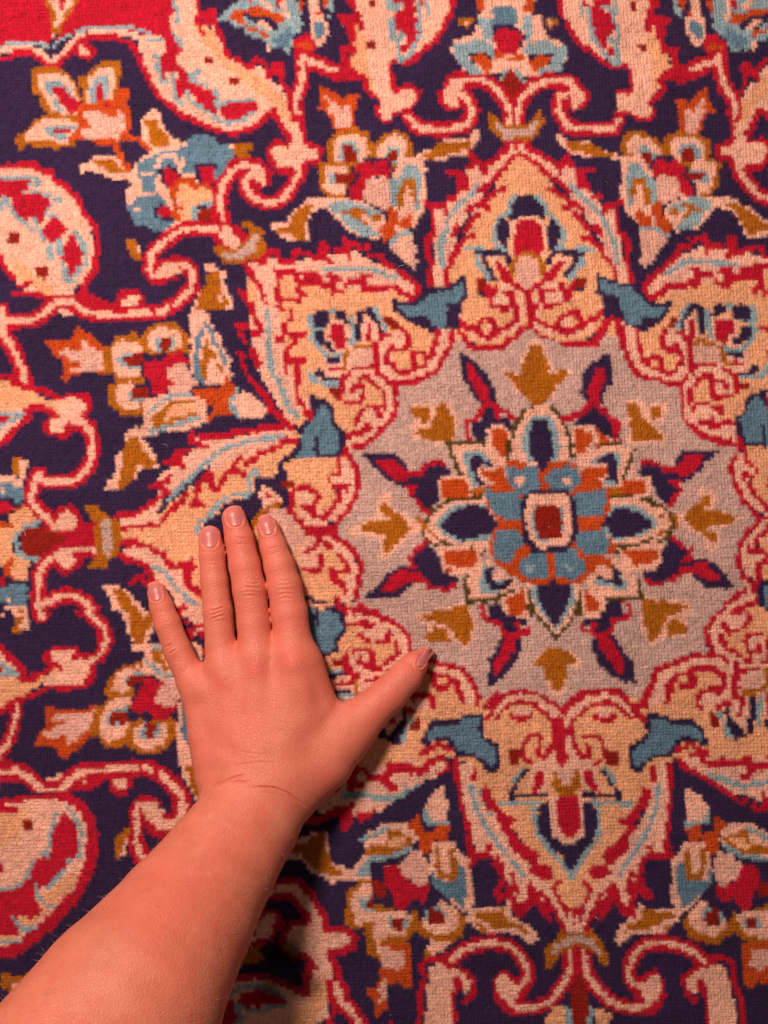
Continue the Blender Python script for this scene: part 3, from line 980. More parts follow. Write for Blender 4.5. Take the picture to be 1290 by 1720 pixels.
OVL = """
^ 350 330 1.7053
M rosette
W 46,30 78,30 96,44 96,84 82,96 50,96 34,84 32,46
P 5,65 10,58 18,53 33,51 36,56 40,63 37,70 35,76 20,76 11,71
L 9,65 14,58 22,54 33,54 38,62 36,72 22,74 13,70
N 12,65 18,58 28,55 33,56 40,63 36,69 22,73 14,68
G3 1,62 4,66 8,70
E3 8,58 16,53 32,51
E3 10,72 20,77 34,77
P 95,52 108,52 117,57 123,65 116,71 105,75 97,76 92,70 92,64 94,58
L 96,55 108,55 116,60 119,65 112,70 98,73 93,68 94,58
N 98,57 106,57 114,62 117,66 108,70 97,71 92,64
G3 119,60 125,63
G3 119,70 123,67
E3 96,51 110,51 118,56
E3 97,76 106,76 116,72
W 70,10 88,14 88,34 72,36
P 50,12 56,7 64,6 70,10 74,20 75,34 68,36 52,36 47,34 48,22
L 53,16 57,11 66,11 69,18 71,26 70,33 54,34 52,24
N 57,12 64,13 67,22 67,32 62,36 57,33 55,24
E3 54,8 51,12 48,18 46,26 45,32
E3 66,7 70,10 73,16 76,24 76,30
W 52,102 84,102 78,126 58,126
P 54,94 81,94 80,104 75,113 68,121 60,112 55,104
L 57,95 78,95 77,105 71,114 68,117 61,108 57,102
N 59,94 76,94 75,104 70,113 67,115 61,104
E3 55,100 58,108 64,115 69,121 74,115 78,108 81,99
P 18,26 30,25 38,27 44,34 40,40 36,42 32,44 26,44 20,40
L 23,29 31,29 38,33 36,36 30,36 30,42 33,45 28,46 25,40
N 27,31 31,30 34,33 38,35 38,36 31,35 30,40 33,45 30,45 27,38
O 31,37 38,38 42,36 45,44 46,47 34,47 36,42 32,40
P 35,44 38,44 38,46 35,46
E3 15,24 18,32 22,40 24,44
E3 16,25 34,25
P 106,26 94,25 86,28 79,34 84,40 88,42 92,44 98,44 103,40
L 101,29 94,29 86,33 84,36 94,35 94,41 92,44 97,45 99,40
N 98,30 94,30 89,33 84,36 93,35 95,38 93,43 98,44 99,38
O 94,37 88,37 82,36 80,44 80,47 92,47 90,42 94,40
E3 108,25 105,34 102,42 100,45
E3 107,25 90,25
P 30,84 36,82 38,90 50,92 50,96 42,100 26,101 25,92
L 33,84 36,86 36,92 44,92 49,91 40,98 32,99 31,92
N 34,87 38,85 37,92 40,94 48,91 44,96 36,97 34,92
P 38,86 42,88 42,91 39,91
O 39,83 50,83 50,90 46,91 43,87
E3 24,88 25,102 40,101 48,97
P 96,82 101,82 108,90 109,100 94,99 84,95 82,90 88,88 90,91
L 98,84 102,90 104,97 92,96 86,93 92,92 97,92
N 97,83 100,88 101,95 92,93 88,90 96,91
O 84,82 95,82 97,87 92,90 86,88 84,92
P 88,86 92,85 96,88 94,91 89,90
E3 110,90 110,101 94,101
P 34,18 38,16 45,17 46,28 43,33 36,26
O 36,18 45,18 45,30 42,31 37,25
E3 45,24 44,33
P 76,17 86,16 90,21 88,25 80,33 76,30
O 78,18 87,18 87,24 80,31 78,28
E3 76,22 77,32
P 11,42 24,41 27,46 32,50 12,53
O 12,43 24,42 25,46 32,48 32,50 13,52
G 25,47 33,47 33,50 26,50
P 102,42 113,41 116,46 114,51 96,50
O 103,43 112,43 113,49 104,50 98,49
G 94,46 101,47 101,50 95,50
P 10,76 12,85 26,90 31,84 32,77
O 13,77 30,77 30,82 26,87 14,84
P 99,77 121,74 120,84 108,88 104,84
O 102,78 119,76 118,83 108,86 105,82
P 42,102 50,96 55,98 55,110 46,110
O 44,102 52,97 54,100 54,108 46,109
E3 55,97 56,110
P 80,96 86,98 92,103 91,110 82,111
O 82,97 90,103 90,108 83,108
E3 80,98 80,110
O 44,34 48,32 54,35 60,35 62,37 66,33 74,34 80,36 80,47 95,46 96,56 92,62 93,68 98,76 97,80 84,82 84,92 78,95 70,93 66,95 60,95 50,92 50,84 38,83 36,76 38,68 40,62 34,56 33,47 46,47
B 44,39 46,35 50,38 53,36 59,36 61,45 60,48 54,50 50,50 47,46
P 48,41 53,40 53,45 49,46
B 64,39 68,36 71,37 74,35 79,37 81,43 78,47 74,50 66,48 64,44
P 72,41 76,41 77,45 72,45
B 33,48 50,49 52,54 51,62 44,62 37,58 35,52
B 78,49 94,47 92,60 84,61 78,60 77,54
B 39,68 50,67 53,74 48,80 46,83 39,82 38,76
B 80,68 93,67 95,74 94,80 84,80 78,76
B 51,84 55,79 64,79 66,91 60,92 54,91 50,88
L 54,85 58,85 58,88 54,88
B 67,79 78,77 83,84 84,88 77,92 69,91
L 73,85 78,85 78,87 73,87
N 58,33 66,33 63,38 61,38
N 64,96 68,91 71,95
N 35,58 41,64 36,70
N 93,60 91,65 93,69
N 52,52 56,48 60,47 64,49 68,47 74,48 78,53 80,66 78,74 72,79 58,80 53,74 51,64
P 55,51 60,49 73,49 76,54 77,68 74,75 60,77 55,70 53,60
L 57,55 62,54 72,56 73,68 70,72 60,73 57,66
K 58,58 62,54 70,56 72,64 71,71 61,72 58,66
M spearhead
N 75,14 80,13 86,8 90,9 90,13 96,16 96,21 91,20 88,16 80,16
R3 72,13 78,12 82,9 86,7
R3 90,8 93,8 95,13 98,17 97,23
M tulip_bud
W 101,0 129,0 129,27 101,27
P 103,3 110,2 113,8 115,5 124,5 122,14 118,16 124,21 122,25 104,26
G 104,5 108,4 112,13 121,21 122,23 106,24 105,14
G 115,7 121,6 121,10 117,13 115,12
M paisley
^ 0 645 1.6667
N 0,12 50,12 54,40 40,78 0,100
R -4,16 20,13 33,12 43,17 49,27 50,39 47,53 41,65 31,77 18,88 8,95 -4,97
P -4,19 20,16 33,16 40,22 44,32 43,45 38,60 28,70 16,82 6,89 -4,91
C -4,22 14,21 10,36 -4,40
C 22,62 36,52 40,56 26,70 14,81 4,88 -4,86
K 11,25 16,25 17,32 12,32
R -4,19 8,19 9,23 -4,24
R -4,46 2,48 1,53 -4,53
R 32,23 38,28 39,43 34,48 30,54 24,59 20,60 18,66 22,72 16,76 8,74 10,84 -4,86 -4,64 8,60 14,52 17,45 26,45 25,32
L3 28,23 25,33 24,44 17,42
L3 17,46 14,54 8,60 -4,62
L3 34,20 40,28 41,44 34,47
L3 34,50 24,60
L3 18,58 19,64 24,70 28,70
L3 6,75 12,82 18,80
L3 -4,88 10,87
# S lobe of the medallion
M medallion_ground
^ 430 645 1.6667
~ 26 0.071
C 26,-4 70,-4 70,10 60,26 48,42 38,56 33,70 31,70
M medallion_border
P 72,-2 78,-2 79,25 76,42 70,42 66,46 62,58 58,70 54,66 50,62 44,63 38,75 34,84 32,80 36,66 46,54 56,42 64,28 70,18 71,8
L4 74,9 73,20 70,28 66,36 60,45 54,54
R5 80,-4 81,20 78,30 79,44
R5 79,44 71,44 69,39
R5 66,46 64,56 69,63
R5 62,60 60,73
R5 70,-3 72,6
R 66,8 70,12 68,20 63,22 64,26 56,29 53,26 58,24 64,16
R 57,30 62,30 58,37 60,39 56,44 48,47 44,44 48,40 53,37
R 38,52 43,48 47,49 51,52 47,56 41,56
R3 36,57 40,61 36,70 34,78
R4 51,58 45,64 40,74 37,82
P4 35,80 38,71 43,63 50,57
R5 52,60 53,68 57,74 60,72
R4 60,53 58,63
R 48,64 51,61 50,70 46,76 42,78
M palmette
P 20,13 37,13 38,32 31,38 24,36 20,30
N 36,16 42,20 43,32 38,40 34,44 31,51 30,51 29,38 31,38 37,34
L4 44,20 44,34 38,42 34,48 30,55
N4 36,14 50,14 55,15
L4 40,17 60,18
N4 44,0 48,4 52,10 55,14
L4 47,0 52,7
P 33,-2 41,-1 47,12 38,13 34,6
R 35,-2 40,0 42,8 45,12 40,12 36,6
~
R 23,14 34,14 35,30 31,35 26,35 23,28
G 21,-2 34,-2 34,10 30,14 23,13 20,8
Q 23,-2 31,-2 30,9 24,9
M scroll_border
^ 430 430 1.6667
~ 24.5 0.012
C 24,105 38,95 48,93 58,98 66,110 68,129 26,129
P 24,103 30,97 38,92 47,90 55,92 61,98 66,108 63,110 57,101 48,97 40,98 32,106 31,118 36,124 42,127 42,131 24,131
R4 24,102 29,98 38,92 47,90 55,92 60,98 63,103 66,109
R4 31,105 40,97 48,96 53,97 59,103 65,111
P 41,100 50,97 51,103 44,105
R5 42,103 47,105 52,103
R5 30,106 31,117 36,124
R4 36,114 42,113 46,116 47,123 42,127
R4 38,117 39,123
K 47,120 54,120 54,128 48,128
~
R 22,104 27,104 28,124 26,129 24,129 22,122
# bottom scrolls, bud sprays and birds
M navy_field
^ 430 645 1.6667
~ 26 0.071
N 82,0 88,4 96,6 105,12 131,27 131,131 112,131 112,98 104,84 84,74 82,44 80,30
N 31,83 50,88 62,84 84,82 100,92 114,98 116,131 31,131
M small_leaf
P 63,66 66,70 84,71 84,77 78,79 76,82 62,84 56,88 53,90 52,84 60,78 63,74
G 66,71 82,73 83,75 76,77 74,80 60,82 54,85 58,79 65,77
M tulip_flower
P 88,9 94,13 99,20 99,26 88,28 87,18
L4 88,28 99,27 99,22
P 86,38 90,36 97,38 100,46 101,54 96,64 88,72 83,74 80,60 82,46
B 83,50 87,46 87,54 92,58 98,56 100,50 101,58 95,64 86,71 83,60
G 87,41 97,40 98,48 96,55 91,58 87,55
P 90,40 94,40 95,50 93,55 90,52
Q 104,42 110,43 114,47 118,50 112,56 106,60 102,56 101,48
R 102,58 106,60 111,58 114,54 118,48 124,50 124,58 121,64 121,70 117,73 112,66 106,68 103,64
N 99,60 102,58 104,66 110,70 104,72 99,66
K 124,58 131,56 131,64 124,66
P 109,28 119,27 131,34 131,45 112,43 104,36
L4 119,30 126,34 133,36
L4 108,40 116,44 131,46
G 106,36 114,32 119,32 121,38 131,40 131,43 118,43 110,40
C 109,36 116,34 121,40 116,41
O 87,30 94,28 96,33 101,32 102,24 106,26 109,30 104,34 104,42 101,44 98,40 96,36 90,37
G 86,76 90,72 98,80 104,84 110,76 112,74 113,82 108,85 102,88 94,87 88,84
P 94,68 98,66 99,70 96,76 104,80 108,74 108,80 102,85 94,83 89,78 90,72
L 95,73 99,70 106,72 106,77 98,79
K 98,72 103,70 105,75 101,79 96,77
G 110,72 116,74 131,68 131,88 120,88 113,84
P 112,74 118,72 131,72 131,86 118,84
L 115,76 125,74 126,80 118,82
K 117,76 123,75 124,81 119,82
O 116,88 131,88 131,110 124,108 120,112 117,110
Q 120,92 131,90 131,100 124,102 120,100
M paisley
P 98,97 104,99 108,101 110,110 112,120 114,131 100,131 99,118 94,108 92,114 89,112 87,108 92,102
R5 97,96 106,96 111,98 111,106 115,116 117,131
R5 92,101 86,106 88,114 93,118
R4 95,106 98,116 99,131
R 92,106 96,106 97,114 93,112
M vine_scroll
R 66,104 72,101 77,108 78,116 72,124 64,124 60,112
V 36,94 38,104 44,112 52,119 64,121 71,117
V 97,97 88,91 76,88 66,90 60,97 59,105 63,110 68,110
P 68,106 74,104 75,112 72,118 66,117 66,112
M crescent
~
R4 33,90 34,104
K 34,103 38,112 39,131 30,131 30,112
L5 28,122 29,131
L5 40,122 39,131
C 20,121 27,121 27,131 16,131
C 42,121 50,124 50,131 42,131
G 16,92 20,88 26,83 34,82 42,84 47,90 49,98 48,101 44,97 40,92 33,90 26,92 22,97 18,102
W 20,91 26,86 34,84 41,87 46,94 45,96 40,90 33,88 26,90 21,95
M bird_ornament
^ 430 430 1.6667
~ 26.5 0.0
C 54,112 66,100 74,97 100,100 100,120 84,124 60,131
N 66,104 70,101 77,102 82,105 92,104 97,110 99,117 97,119 93,116 86,115 84,120 80,124 72,124 67,128 66,131 60,131 59,118 66,114 68,110
B 69,104 76,104 82,108 91,107 95,111 96,116 90,113 83,114 81,120 70,123 64,127 62,129 61,120 68,115 70,110
R5 62,98 66,105
R5 84,120 90,117 99,122
~
"""
U=129
COL={'N':0,'R':1,'C':2,'P':3,'W':4,'B':5,'L':6,'O':7,'G':8,'K':9,'E':10,'Q':11}
def fillpoly(img,mid,pts,c,m,off):
    pts=np.array(pts,float)+off
    H,W=img.shape
    x0=max(int(pts[:,0].min())-1,0);x1=min(int(pts[:,0].max())+2,W)
    y0=max(int(pts[:,1].min())-1,0);y1=min(int(pts[:,1].max())+2,H)
    if x1<=x0 or y1<=y0: return
    X,Y=np.meshgrid(np.arange(x0,x1)+.5,np.arange(y0,y1)+.5)
    ins=np.zeros(X.shape,bool)
    n=len(pts)
    for i in range(n):
        ax,ay=pts[i];bx,by=pts[(i+1)%n]
        if ay==by: continue
        cnd=((ay>Y)!=(by>Y))&(X<(bx-ax)*(Y-ay)/(by-ay)+ax)
        ins^=cnd
    img[y0:y1,x0:x1][ins]=c; mid[y0:y1,x0:x1][ins]=m
def stroke(img,mid,pts,w,c,m,off):
    pts=np.array(pts,float)+off
    H,W=img.shape; r=w/2
    for i in range(len(pts)-1):
        a=pts[i];b=pts[i+1]
        x0=max(int(min(a[0],b[0])-r)-1,0);x1=min(int(max(a[0],b[0])+r)+2,W)
        y0=max(int(min(a[1],b[1])-r)-1,0);y1=min(int(max(a[1],b[1])+r)+2,H)
        if x1<=x0 or y1<=y0: continue
        X,Y=np.meshgrid(np.arange(x0,x1)+.5,np.arange(y0,y1)+.5)
        d=b-a;L=d@d+1e-9
        t=np.clip(((X-a[0])*d[0]+(Y-a[1])*d[1])/L,0,1)
        ins=(X-a[0]-t*d[0])**2+(Y-a[1]-t*d[1])**2<=r*r
        img[y0:y1,x0:x1][ins]=c; mid[y0:y1,x0:x1][ins]=m
def smooth(p):
    p=np.array(p,float)
    if len(p)<3: return p
    q=np.vstack([2*p[0]-p[1],p,2*p[-1]-p[-2]]);o=[]
    for i in range(1,len(q)-2):
        for t in (0,.25,.5,.75):
            a,b,c,d=q[i-1],q[i],q[i+1],q[i+2]
            o.append(.5*(2*b+(c-a)*t+(2*a-5*b+4*c-d)*t*t+(3*b-a-3*c+d)*t**3))
    o.append(p[-1]);return np.array(o)
def draw(pat,W,H,pad=0,img=None,mid=None,names=None):
    if img is None:
        img=np.zeros((H+2*pad,W+2*pad),np.int8);mid=np.zeros(img.shape,np.int16);names=['navy_field']
    off=np.array([0.,0.]);m=0;pend=[];sc=1.0;mir=None
    def flush():
        for p,mm,o in pend: stroke(img,mid,smooth(p),13,1,mm,o)
        for p,mm,o in pend: stroke(img,mid,smooth(p),4.6,3,mm,o)
        pend.clear()
    for ln in pat.strip().split('\n'):
        ln=ln.split('#')[0].split()
        if not ln: continue
        k=ln[0]
        if k!='V': flush()
        if k=='@': off=np.array([U*float(ln[1])+pad,U*float(ln[2])+pad]);sc=1.0;continue
        if k=='^': off=np.array([float(ln[1])+pad,float(ln[2])+pad]);sc=float(ln[3]);continue
        if k=='~': mir=(float(ln[1]),float(ln[2])) if len(ln)>1 else None;continue
        if k=='M': names.append(ln[1]);m=len(names)-1;continue
        raw=[tuple(float(c) for c in s.split(',')) for s in ln[1:]]
        pts=[(x*sc,y*sc) for x,y in raw]
        if k=='V':
            pend.append((pts,m,off))
            if mir: pend.append(([((2*(mir[0]+mir[1]*y)-x)*sc,y*sc) for x,y in raw],m,off))
            continue
        c=COL[k[0]]
        both=[pts]+([[((2*(mir[0]+mir[1]*y)-x)*sc,y*sc) for x,y in raw]] if mir else [])
        for pp in both:
            if len(k)>1: stroke(img,mid,pp,float(k[1:]),c,m,off)
            else: fillpoly(img,mid,pp,c,m,off)
    flush()
    return img,mid,names
TLP=dict(
 TR=[(534,138,1188,143),(606,160,1130,164),(588,252,1155,255),(660,262,1088,262),(572,300,1175,295),(802,220,935,220),(706,258,1035,260),(718,274,1037,270),(720,330,1040,330),(530,337,1215,335),(698,446,1079,446),(648,204,1081,203),(696,150,1027,157),(624,6,1063,10),(620,76,1082,78),(758,0,940,0),(584,124,1137,122),(516,76,1197,77),(505,262,1240,257),
  (658,506,1127,507),(752,554,1053,548),(778,466,1008,463),(760,554,1033,537),(664,644,1140,643),(740,616,1067,627),(656,704,1147,697),(608,750,1223,748),(810,586,970,580),(882,552,884,552),(774,590,1023,593),(814,740,1030,740),(724,684,1117,680),(742,676,1067,675),(762,740,1058,743),(610,766,1208,760),(728,862,1117,853),(540,674,1273,660),(580,748,1237,723),(560,772,1260,757),(568,564,1217,553),(620,560,1163,550),(580,600,1213,590),(600,656,1210,650),
  (706,494,1082,493),(578,400,1188,393),(536,404,1233,397),(648,438,1137,423),(712,340,1047,337),(724,480,1060,473),(790,258,957,258),(756,288,993,283),(606,886,1232,873),(648,928,1202,910),(644,842,1188,830),(690,886,1150,870),(716,882,1127,877),(604,810,1227,790),(918,884,918,884),(906,682,906,682),(862,215,864,215),(862,124,862,124),(860,0,860,0),(884,330,884,330),(886,440,886,440)],
 BR=[(898,576,937,1167),(844,624,977,1117),(906,682,933,1087),(774,590,1067,1150),(782,716,1060,1027),(762,740,1078,1010),(692,684,1155,1065),(742,676,1097,1080),(696,730,1158,1017),(610,766,1233,983),(728,862,1120,903),(606,886,1232,873),(664,644,1200,1100),(810,586,1007,1163),(882,552,940,1197),(658,506,1190,1253),(752,554,1100,1200),(778,466,1063,1280),(760,554,1073,1193),(740,616,1100,1127),(656,704,1193,1047),(608,750,1240,997),(604,810,1238,933),(706,494,1137,1263),(884,370,957,1405),(882,326,960,1465),(780,418,1065,1352),(886,440,950,1323),(712,340,1132,1440),(724,480,1127,1290),(790,258,1060,1533),(756,288,1090,1503),(862,215,967,1577),(820,186,1020,1623),(802,220,1038,1583),(706,258,1138,1537),(718,274,1130,1527),(720,330,1128,1443),(660,262,1192,1538),(588,252,1262,1552),(698,446,1153,1317),(606,160,1257,1662),(696,150,1150,1643),(648,204,1223,1610),(774,214,1113,1590),(760,150,1110,1657),(800,136,1067,1697),(862,124,975,1690),(648,438,1227,1340),(578,400,1290,1367),(716,882,1127,877),(761,752,1073,1000),(918,884,918,884)],
 BL=[(898,576,937,1167),(844,624,892,1117),(906,682,933,1087),(774,590,820,1155),(782,716,810,1033),(762,740,788,1018),(692,684,717,1077),(742,676,780,1083),(696,730,705,1033),(610,766,615,1002),(728,862,723,910),(606,886,606,884),(604,810,606,962),(560,890,560,890),(608,750,597,1023),(656,704,675,1057),(664,644,690,1110),(740,616,783,1127),(760,554,803,1197),(810,586,845,1170),(882,552,940,1197),(658,506,708,1260),(752,554,793,1210),(778,466,838,1283),(580,748,582,1037),(540,674,543,1103),(706,494,752,1280),(884,370,957,1405),(882,326,960,1465),(780,418,865,1350),(712,340,788,1457),(724,480,775,1290),(790,258,867,1537),(756,288,840,1510),(802,220,902,1580),(706,258,792,1552),(718,274,797,1540),(720,330,793,1460),(660,262,732,1555),(588,252,668,1578),(572,300,630,1520),(534,138,633,1710),(606,160,693,1687),(698,446,752,1333),(530,337,573,1477),(505,262,537,1577),(648,204,720,1647),(696,150,790,1683),(774,214,830,1597),(760,150,830,1673),(820,186,920,1623),(862,215,967,1577),(862,124,975,1690),(648,438,690,1360),(578,400,623,1400),
  (220,604,198,1207),(278,576,252,1228),(236,660,227,1142),(130,548,107,1277),(108,640,80,1187),(188,824,177,983),(154,774,177,1060),(128,676,130,1140),(96,716,103,1100),(178,890,178,890),(120,806,110,1007),(28,600,20,1227),(52,536,33,1300),(170,522,160,1300),(220,498,203,1323),(322,474,307,1350),(282,454,253,1360),(252,438,230,1390),(224,422,200,1420),(164,402,163,1400),(140,490,127,1340),(70,458,45,1387),(124,428,110,1407),(56,276,33,1600),(122,326,120,1520),(56,812,63,1020),(38,748,33,1080),(60,890,60,890),(400,890,400,890),(918,884,918,884)])
def tps(src,dst,lam=2.0):
    s=np.array(src,float)/500;d=np.array(dst,float);n=len(s)
    def K(a,b):
        r2=((a[:,None]-b[None])**2).sum(-1)
        return r2*np.log(r2+1e-12)*.5
    A=np.zeros((n+3,n+3));A[:n,:n]=K(s,s)+lam*1e-4*np.eye(n);A[:n,n]=1;A[:n,n+1:]=s;A[n:,:n]=A[:n,n:].T
    b=np.zeros((n+3,2));b[:n]=d
    w=np.linalg.solve(A,b)
    def f(p):
        p=np.asarray(p,float)/500;o=np.empty(p.shape)
        for i in range(0,len(p),20000):
            q=p[i:i+20000];o[i:i+20000]=K(q,s)@w[:n]+w[n]+q@w[n+1:]
        return o
    return f
def quad_map(X,Y):
    """photo-space points -> points of the drawn top-left quarter, and quarter id"""
    ax=np.interp(Y,[0,110,124,234,236,400,566,574,690,700,765,775,880],[905,905,1035,1035,864,885,898,970,970,958,958,914,918])
    ay=np.interp(X,[0,130,250,520,600,660,720,1000,1290],[1028,1028,1015,1015,1010,960,888,882,874])
    axb=np.interp(Y,[880,1090,1190,1400,1580,1720],[918,933,940,957,967,978])
    q=np.where(Y<ay,np.where(X<ax,0,1),np.where(X<axb,2,3))
    q[(np.abs(X-917)<104)&(np.abs(Y-879)<101)&(np.abs(X-917)+np.abs(Y-879)<172)]=0
    u=X.copy();v=Y.copy()
    for k,nm in ((1,'TR'),(2,'BL'),(3,'BR')):
        P=np.array(TLP[nm],float);m=q==k
        if m.any():
            r=tps(P[:,2:],P[:,:2])(np.stack([X[m],Y[m]],-1));u[m]=r[:,0];v[m]=r[:,1]
    return u,v,q
PAL = lin(np.array([(50,32,64),(184,18,42),(230,162,120),(236,174,150),(198,158,146),(96,124,142),(140,160,166),(192,70,20),(172,94,14),(142,28,16),(80,60,20),(222,164,146)]))
# ---------------------------------------------------------------- floor and rug
fv = np.array([(-3, -3, -0.012), (3, -3, -0.012), (3, 3, -0.012), (-3, 3, -0.012)])
fl = link('floor', mesh_np('floor', fv, np.array([(0, 1, 2, 3)]), FLOOR)); fl['kind'] = 'structure'

rug = bpy.data.objects.new('rug', None); scene.collection.objects.link(rug)
rug.location = (0, 0, -0.010)
rug['label'] = 'red and navy patterned wool rug with a grey star medallion lying flat under the hand'
rug['category'] = 'rug'
def rug_part(name, me):
    o = link(name, me, rug); o.location = (0, 0, 0.010); return o

PADW = 80
img, mid, names = draw(PAT, 645, 860, PADW)
OW, OH = 645, 860                                    # parts that straddle the middle are drawn over the four quarters
oimg = np.full((OH, OW), -1, np.int8); omid = np.zeros((OH, OW), np.int16)
draw(OVL, OW, OH, 0, oimg, omid, names)
PX, PY, EX, EY = 5.6, 5.9, (1.0, -0.031), (0.075, 1.0)
MARG = 110.0
ni = int((1290+2*MARG+180)/PX); nj = int((1720+2*MARG+60)/PY)
I, J = np.meshgrid(np.arange(ni), np.arange(nj))
rng = np.random.default_rng(5)
def knot_pos(i, j):                                  # hand-tied rows and columns wander a little
    x = -MARG-150 + i*PX*EX[0] + j*PY*EY[0]
    y = -MARG + 15 + i*PX*EX[1] + j*PY*EY[1]
    return (x + 1.3*np.sin(y*0.013+0.7*np.sin(i*0.31))+0.6*np.sin(i*1.7+y*0.05),
            y + 1.4*np.sin(x*0.011+0.9*np.sin(j*0.37))+0.7*np.sin(j*2.1+x*0.04))
X, Y = knot_pos(I, J)
keep = (X > -MARG) & (X < 1290+MARG) & (Y > -MARG) & (Y < 1720+MARG)
# colour code and motif of every knot: majority of nine samples of the drawing
codes = []
for dx in (-1.8, 0, 1.8):
    for dy in (-1.8, 0, 1.8):
        u, v, q = quad_map((X+dx).ravel(), (Y+dy).ravel())
        iu = np.clip((u/2).astype(int)+PADW, 0, img.shape[1]-1); iv = np.clip((v/2).astype(int)+PADW, 0, img.shape[0]-1)
        cd, md = img[iv, iu].copy(), mid[iv, iu].copy()
        out_ = (u < -2*PADW) | (v < -2*PADW); cd[out_] = 0; md[out_] = 0   # beyond the drawing: plain navy ground
        ox = np.clip(((X+dx)/2).astype(int), 0, OW-1).ravel(); oy = np.clip(((Y+dy)/2).astype(int), 0, OH-1).ravel()
        ov = oimg[oy, ox] >= 0
        cd[ov] = oimg[oy, ox][ov]; md[ov] = omid[oy, ox][ov]
        codes.append(cd)
        if dx == 0 and dy == 0: mo, qq = md.reshape(X.shape), q.reshape(X.shape)
codes = np.array(codes)
cnt = np.stack([(codes == k).sum(0) for k in range(len(PAL))], 0).astype(float)
cnt[COL['R']] *= 1.18; cnt[COL['N']] *= 0.97
code = cnt.argmax(0).reshape(X.shape)
base = PAL[code]                                             # (nj,ni,3) linear
# dye lots: every knot a little different, slow bands from batch to batch
slow = np.sin(X*0.017+1.1*np.sin(Y*0.011))*np.sin(Y*0.019+0.8*np.sin(X*0.013))
tone = 1 + rng.normal(0, 0.085, X.shape) + 0.05*slow + 0.05*np.sin(J*0.21+1.3*np.sin(J*0.043)) * (code == 0)
hue = 1 + rng.normal(0, 0.022, X.shape+(3,))
colr = base*tone[..., None]*hue
# a dark blotch multiplied into the knot colours, beside the forearm
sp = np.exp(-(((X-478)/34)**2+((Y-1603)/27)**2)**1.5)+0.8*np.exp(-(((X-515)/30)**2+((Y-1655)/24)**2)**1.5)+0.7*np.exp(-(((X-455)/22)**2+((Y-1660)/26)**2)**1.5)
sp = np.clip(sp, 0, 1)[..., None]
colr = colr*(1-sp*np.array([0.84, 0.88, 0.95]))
gz = 1.1*np.sin(X*0.011+0.4)*np.sin(Y*0.009)+0.8*np.sin(X*0.05+Y*0.023)            # the rug is not quite level
hz = gz + rng.normal(0, 0.42, X.shape)
# every knot is a little cushion of eight facets; its rim is shared with its neighbours: deep seams between the
# columns, shallow ones between the rows
ex, ey = np.array(EX)*PX, np.array(EY)*PY
def rim(dx, dy, n_, depth, jit):
    hp = np.pad(hz, 1, 'edge')
    acc = sum(hp[1+b:1+b+X.shape[0], 1+a:1+a+X.shape[1]] for a, b in n_)/len(n_)
    return acc-depth
cj = rng.normal(0, 0.8, (X.shape[0]+1, X.shape[1]+1, 3)); cj[..., 2] *= 0.55
rj = rng.normal(0, 0.8, (X.shape[0], X.shape[1]+1, 3)); rj[..., 2] *= 0.55
dj = rng.normal(0, 0.8, (X.shape[0]+1, X.shape[1], 3)); dj[..., 2] *= 0.55
cols = []; RV = np.empty(X.shape+(9, 3)); RC = np.empty(X.shape+(9, 3))
def nb(a, b):
    p = np.pad(hz, 1, 'edge'); return p[1+b:1+b+X.shape[0], 1+a:1+a+X.shape[1]]
def nc(a, b):
    p = np.pad(colr, ((1, 1), (1, 1), (0, 0)), 'edge'); return p[1+b:1+b+X.shape[0], 1+a:1+a+X.shape[1]]
ring = [(-1, -1), (0, -1), (1, -1), (1, 0), (1, 1), (0, 1), (-1, 1), (-1, 0)]
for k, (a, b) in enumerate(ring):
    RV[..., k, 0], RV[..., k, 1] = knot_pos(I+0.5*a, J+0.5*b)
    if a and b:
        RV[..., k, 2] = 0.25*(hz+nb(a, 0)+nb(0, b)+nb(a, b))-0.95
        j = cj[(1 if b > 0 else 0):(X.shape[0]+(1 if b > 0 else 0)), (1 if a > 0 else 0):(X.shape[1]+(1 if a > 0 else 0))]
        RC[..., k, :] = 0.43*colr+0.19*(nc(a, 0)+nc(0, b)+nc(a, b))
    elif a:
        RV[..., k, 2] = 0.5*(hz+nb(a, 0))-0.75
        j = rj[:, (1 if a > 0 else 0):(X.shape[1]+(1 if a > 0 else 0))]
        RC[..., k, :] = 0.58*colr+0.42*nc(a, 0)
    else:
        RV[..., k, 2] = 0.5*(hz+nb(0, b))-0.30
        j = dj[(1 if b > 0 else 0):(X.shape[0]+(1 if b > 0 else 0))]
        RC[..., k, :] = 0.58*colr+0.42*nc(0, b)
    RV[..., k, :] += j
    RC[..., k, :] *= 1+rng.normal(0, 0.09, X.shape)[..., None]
# brushed patches: the tufts lean together, this way here and that way there
lx = 0.9*np.sin(X*0.008+1.7*np.sin(Y*0.006+0.5))+0.5*np.sin(X*0.021-Y*0.013); ly = 0.9*np.sin(Y*0.009+1.5*np.sin(X*0.007))+0.5*np.sin(Y*0.023+X*0.017)
RV[..., 8, 0] = X+lx+rng.normal(0, 0.7, X.shape); RV[..., 8, 1] = Y+ly+rng.normal(0.2, 0.7, X.shape); RV[..., 8, 2] = hz+0.45
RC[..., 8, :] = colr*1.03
FAN = np.array([((k+1) % 8, k, 8) for k in range(8)])
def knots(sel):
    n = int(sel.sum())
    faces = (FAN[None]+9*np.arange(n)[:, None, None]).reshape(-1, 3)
    return wx(RV[sel].reshape(-1, 3)), faces, RC[sel].reshape(-1, 3)
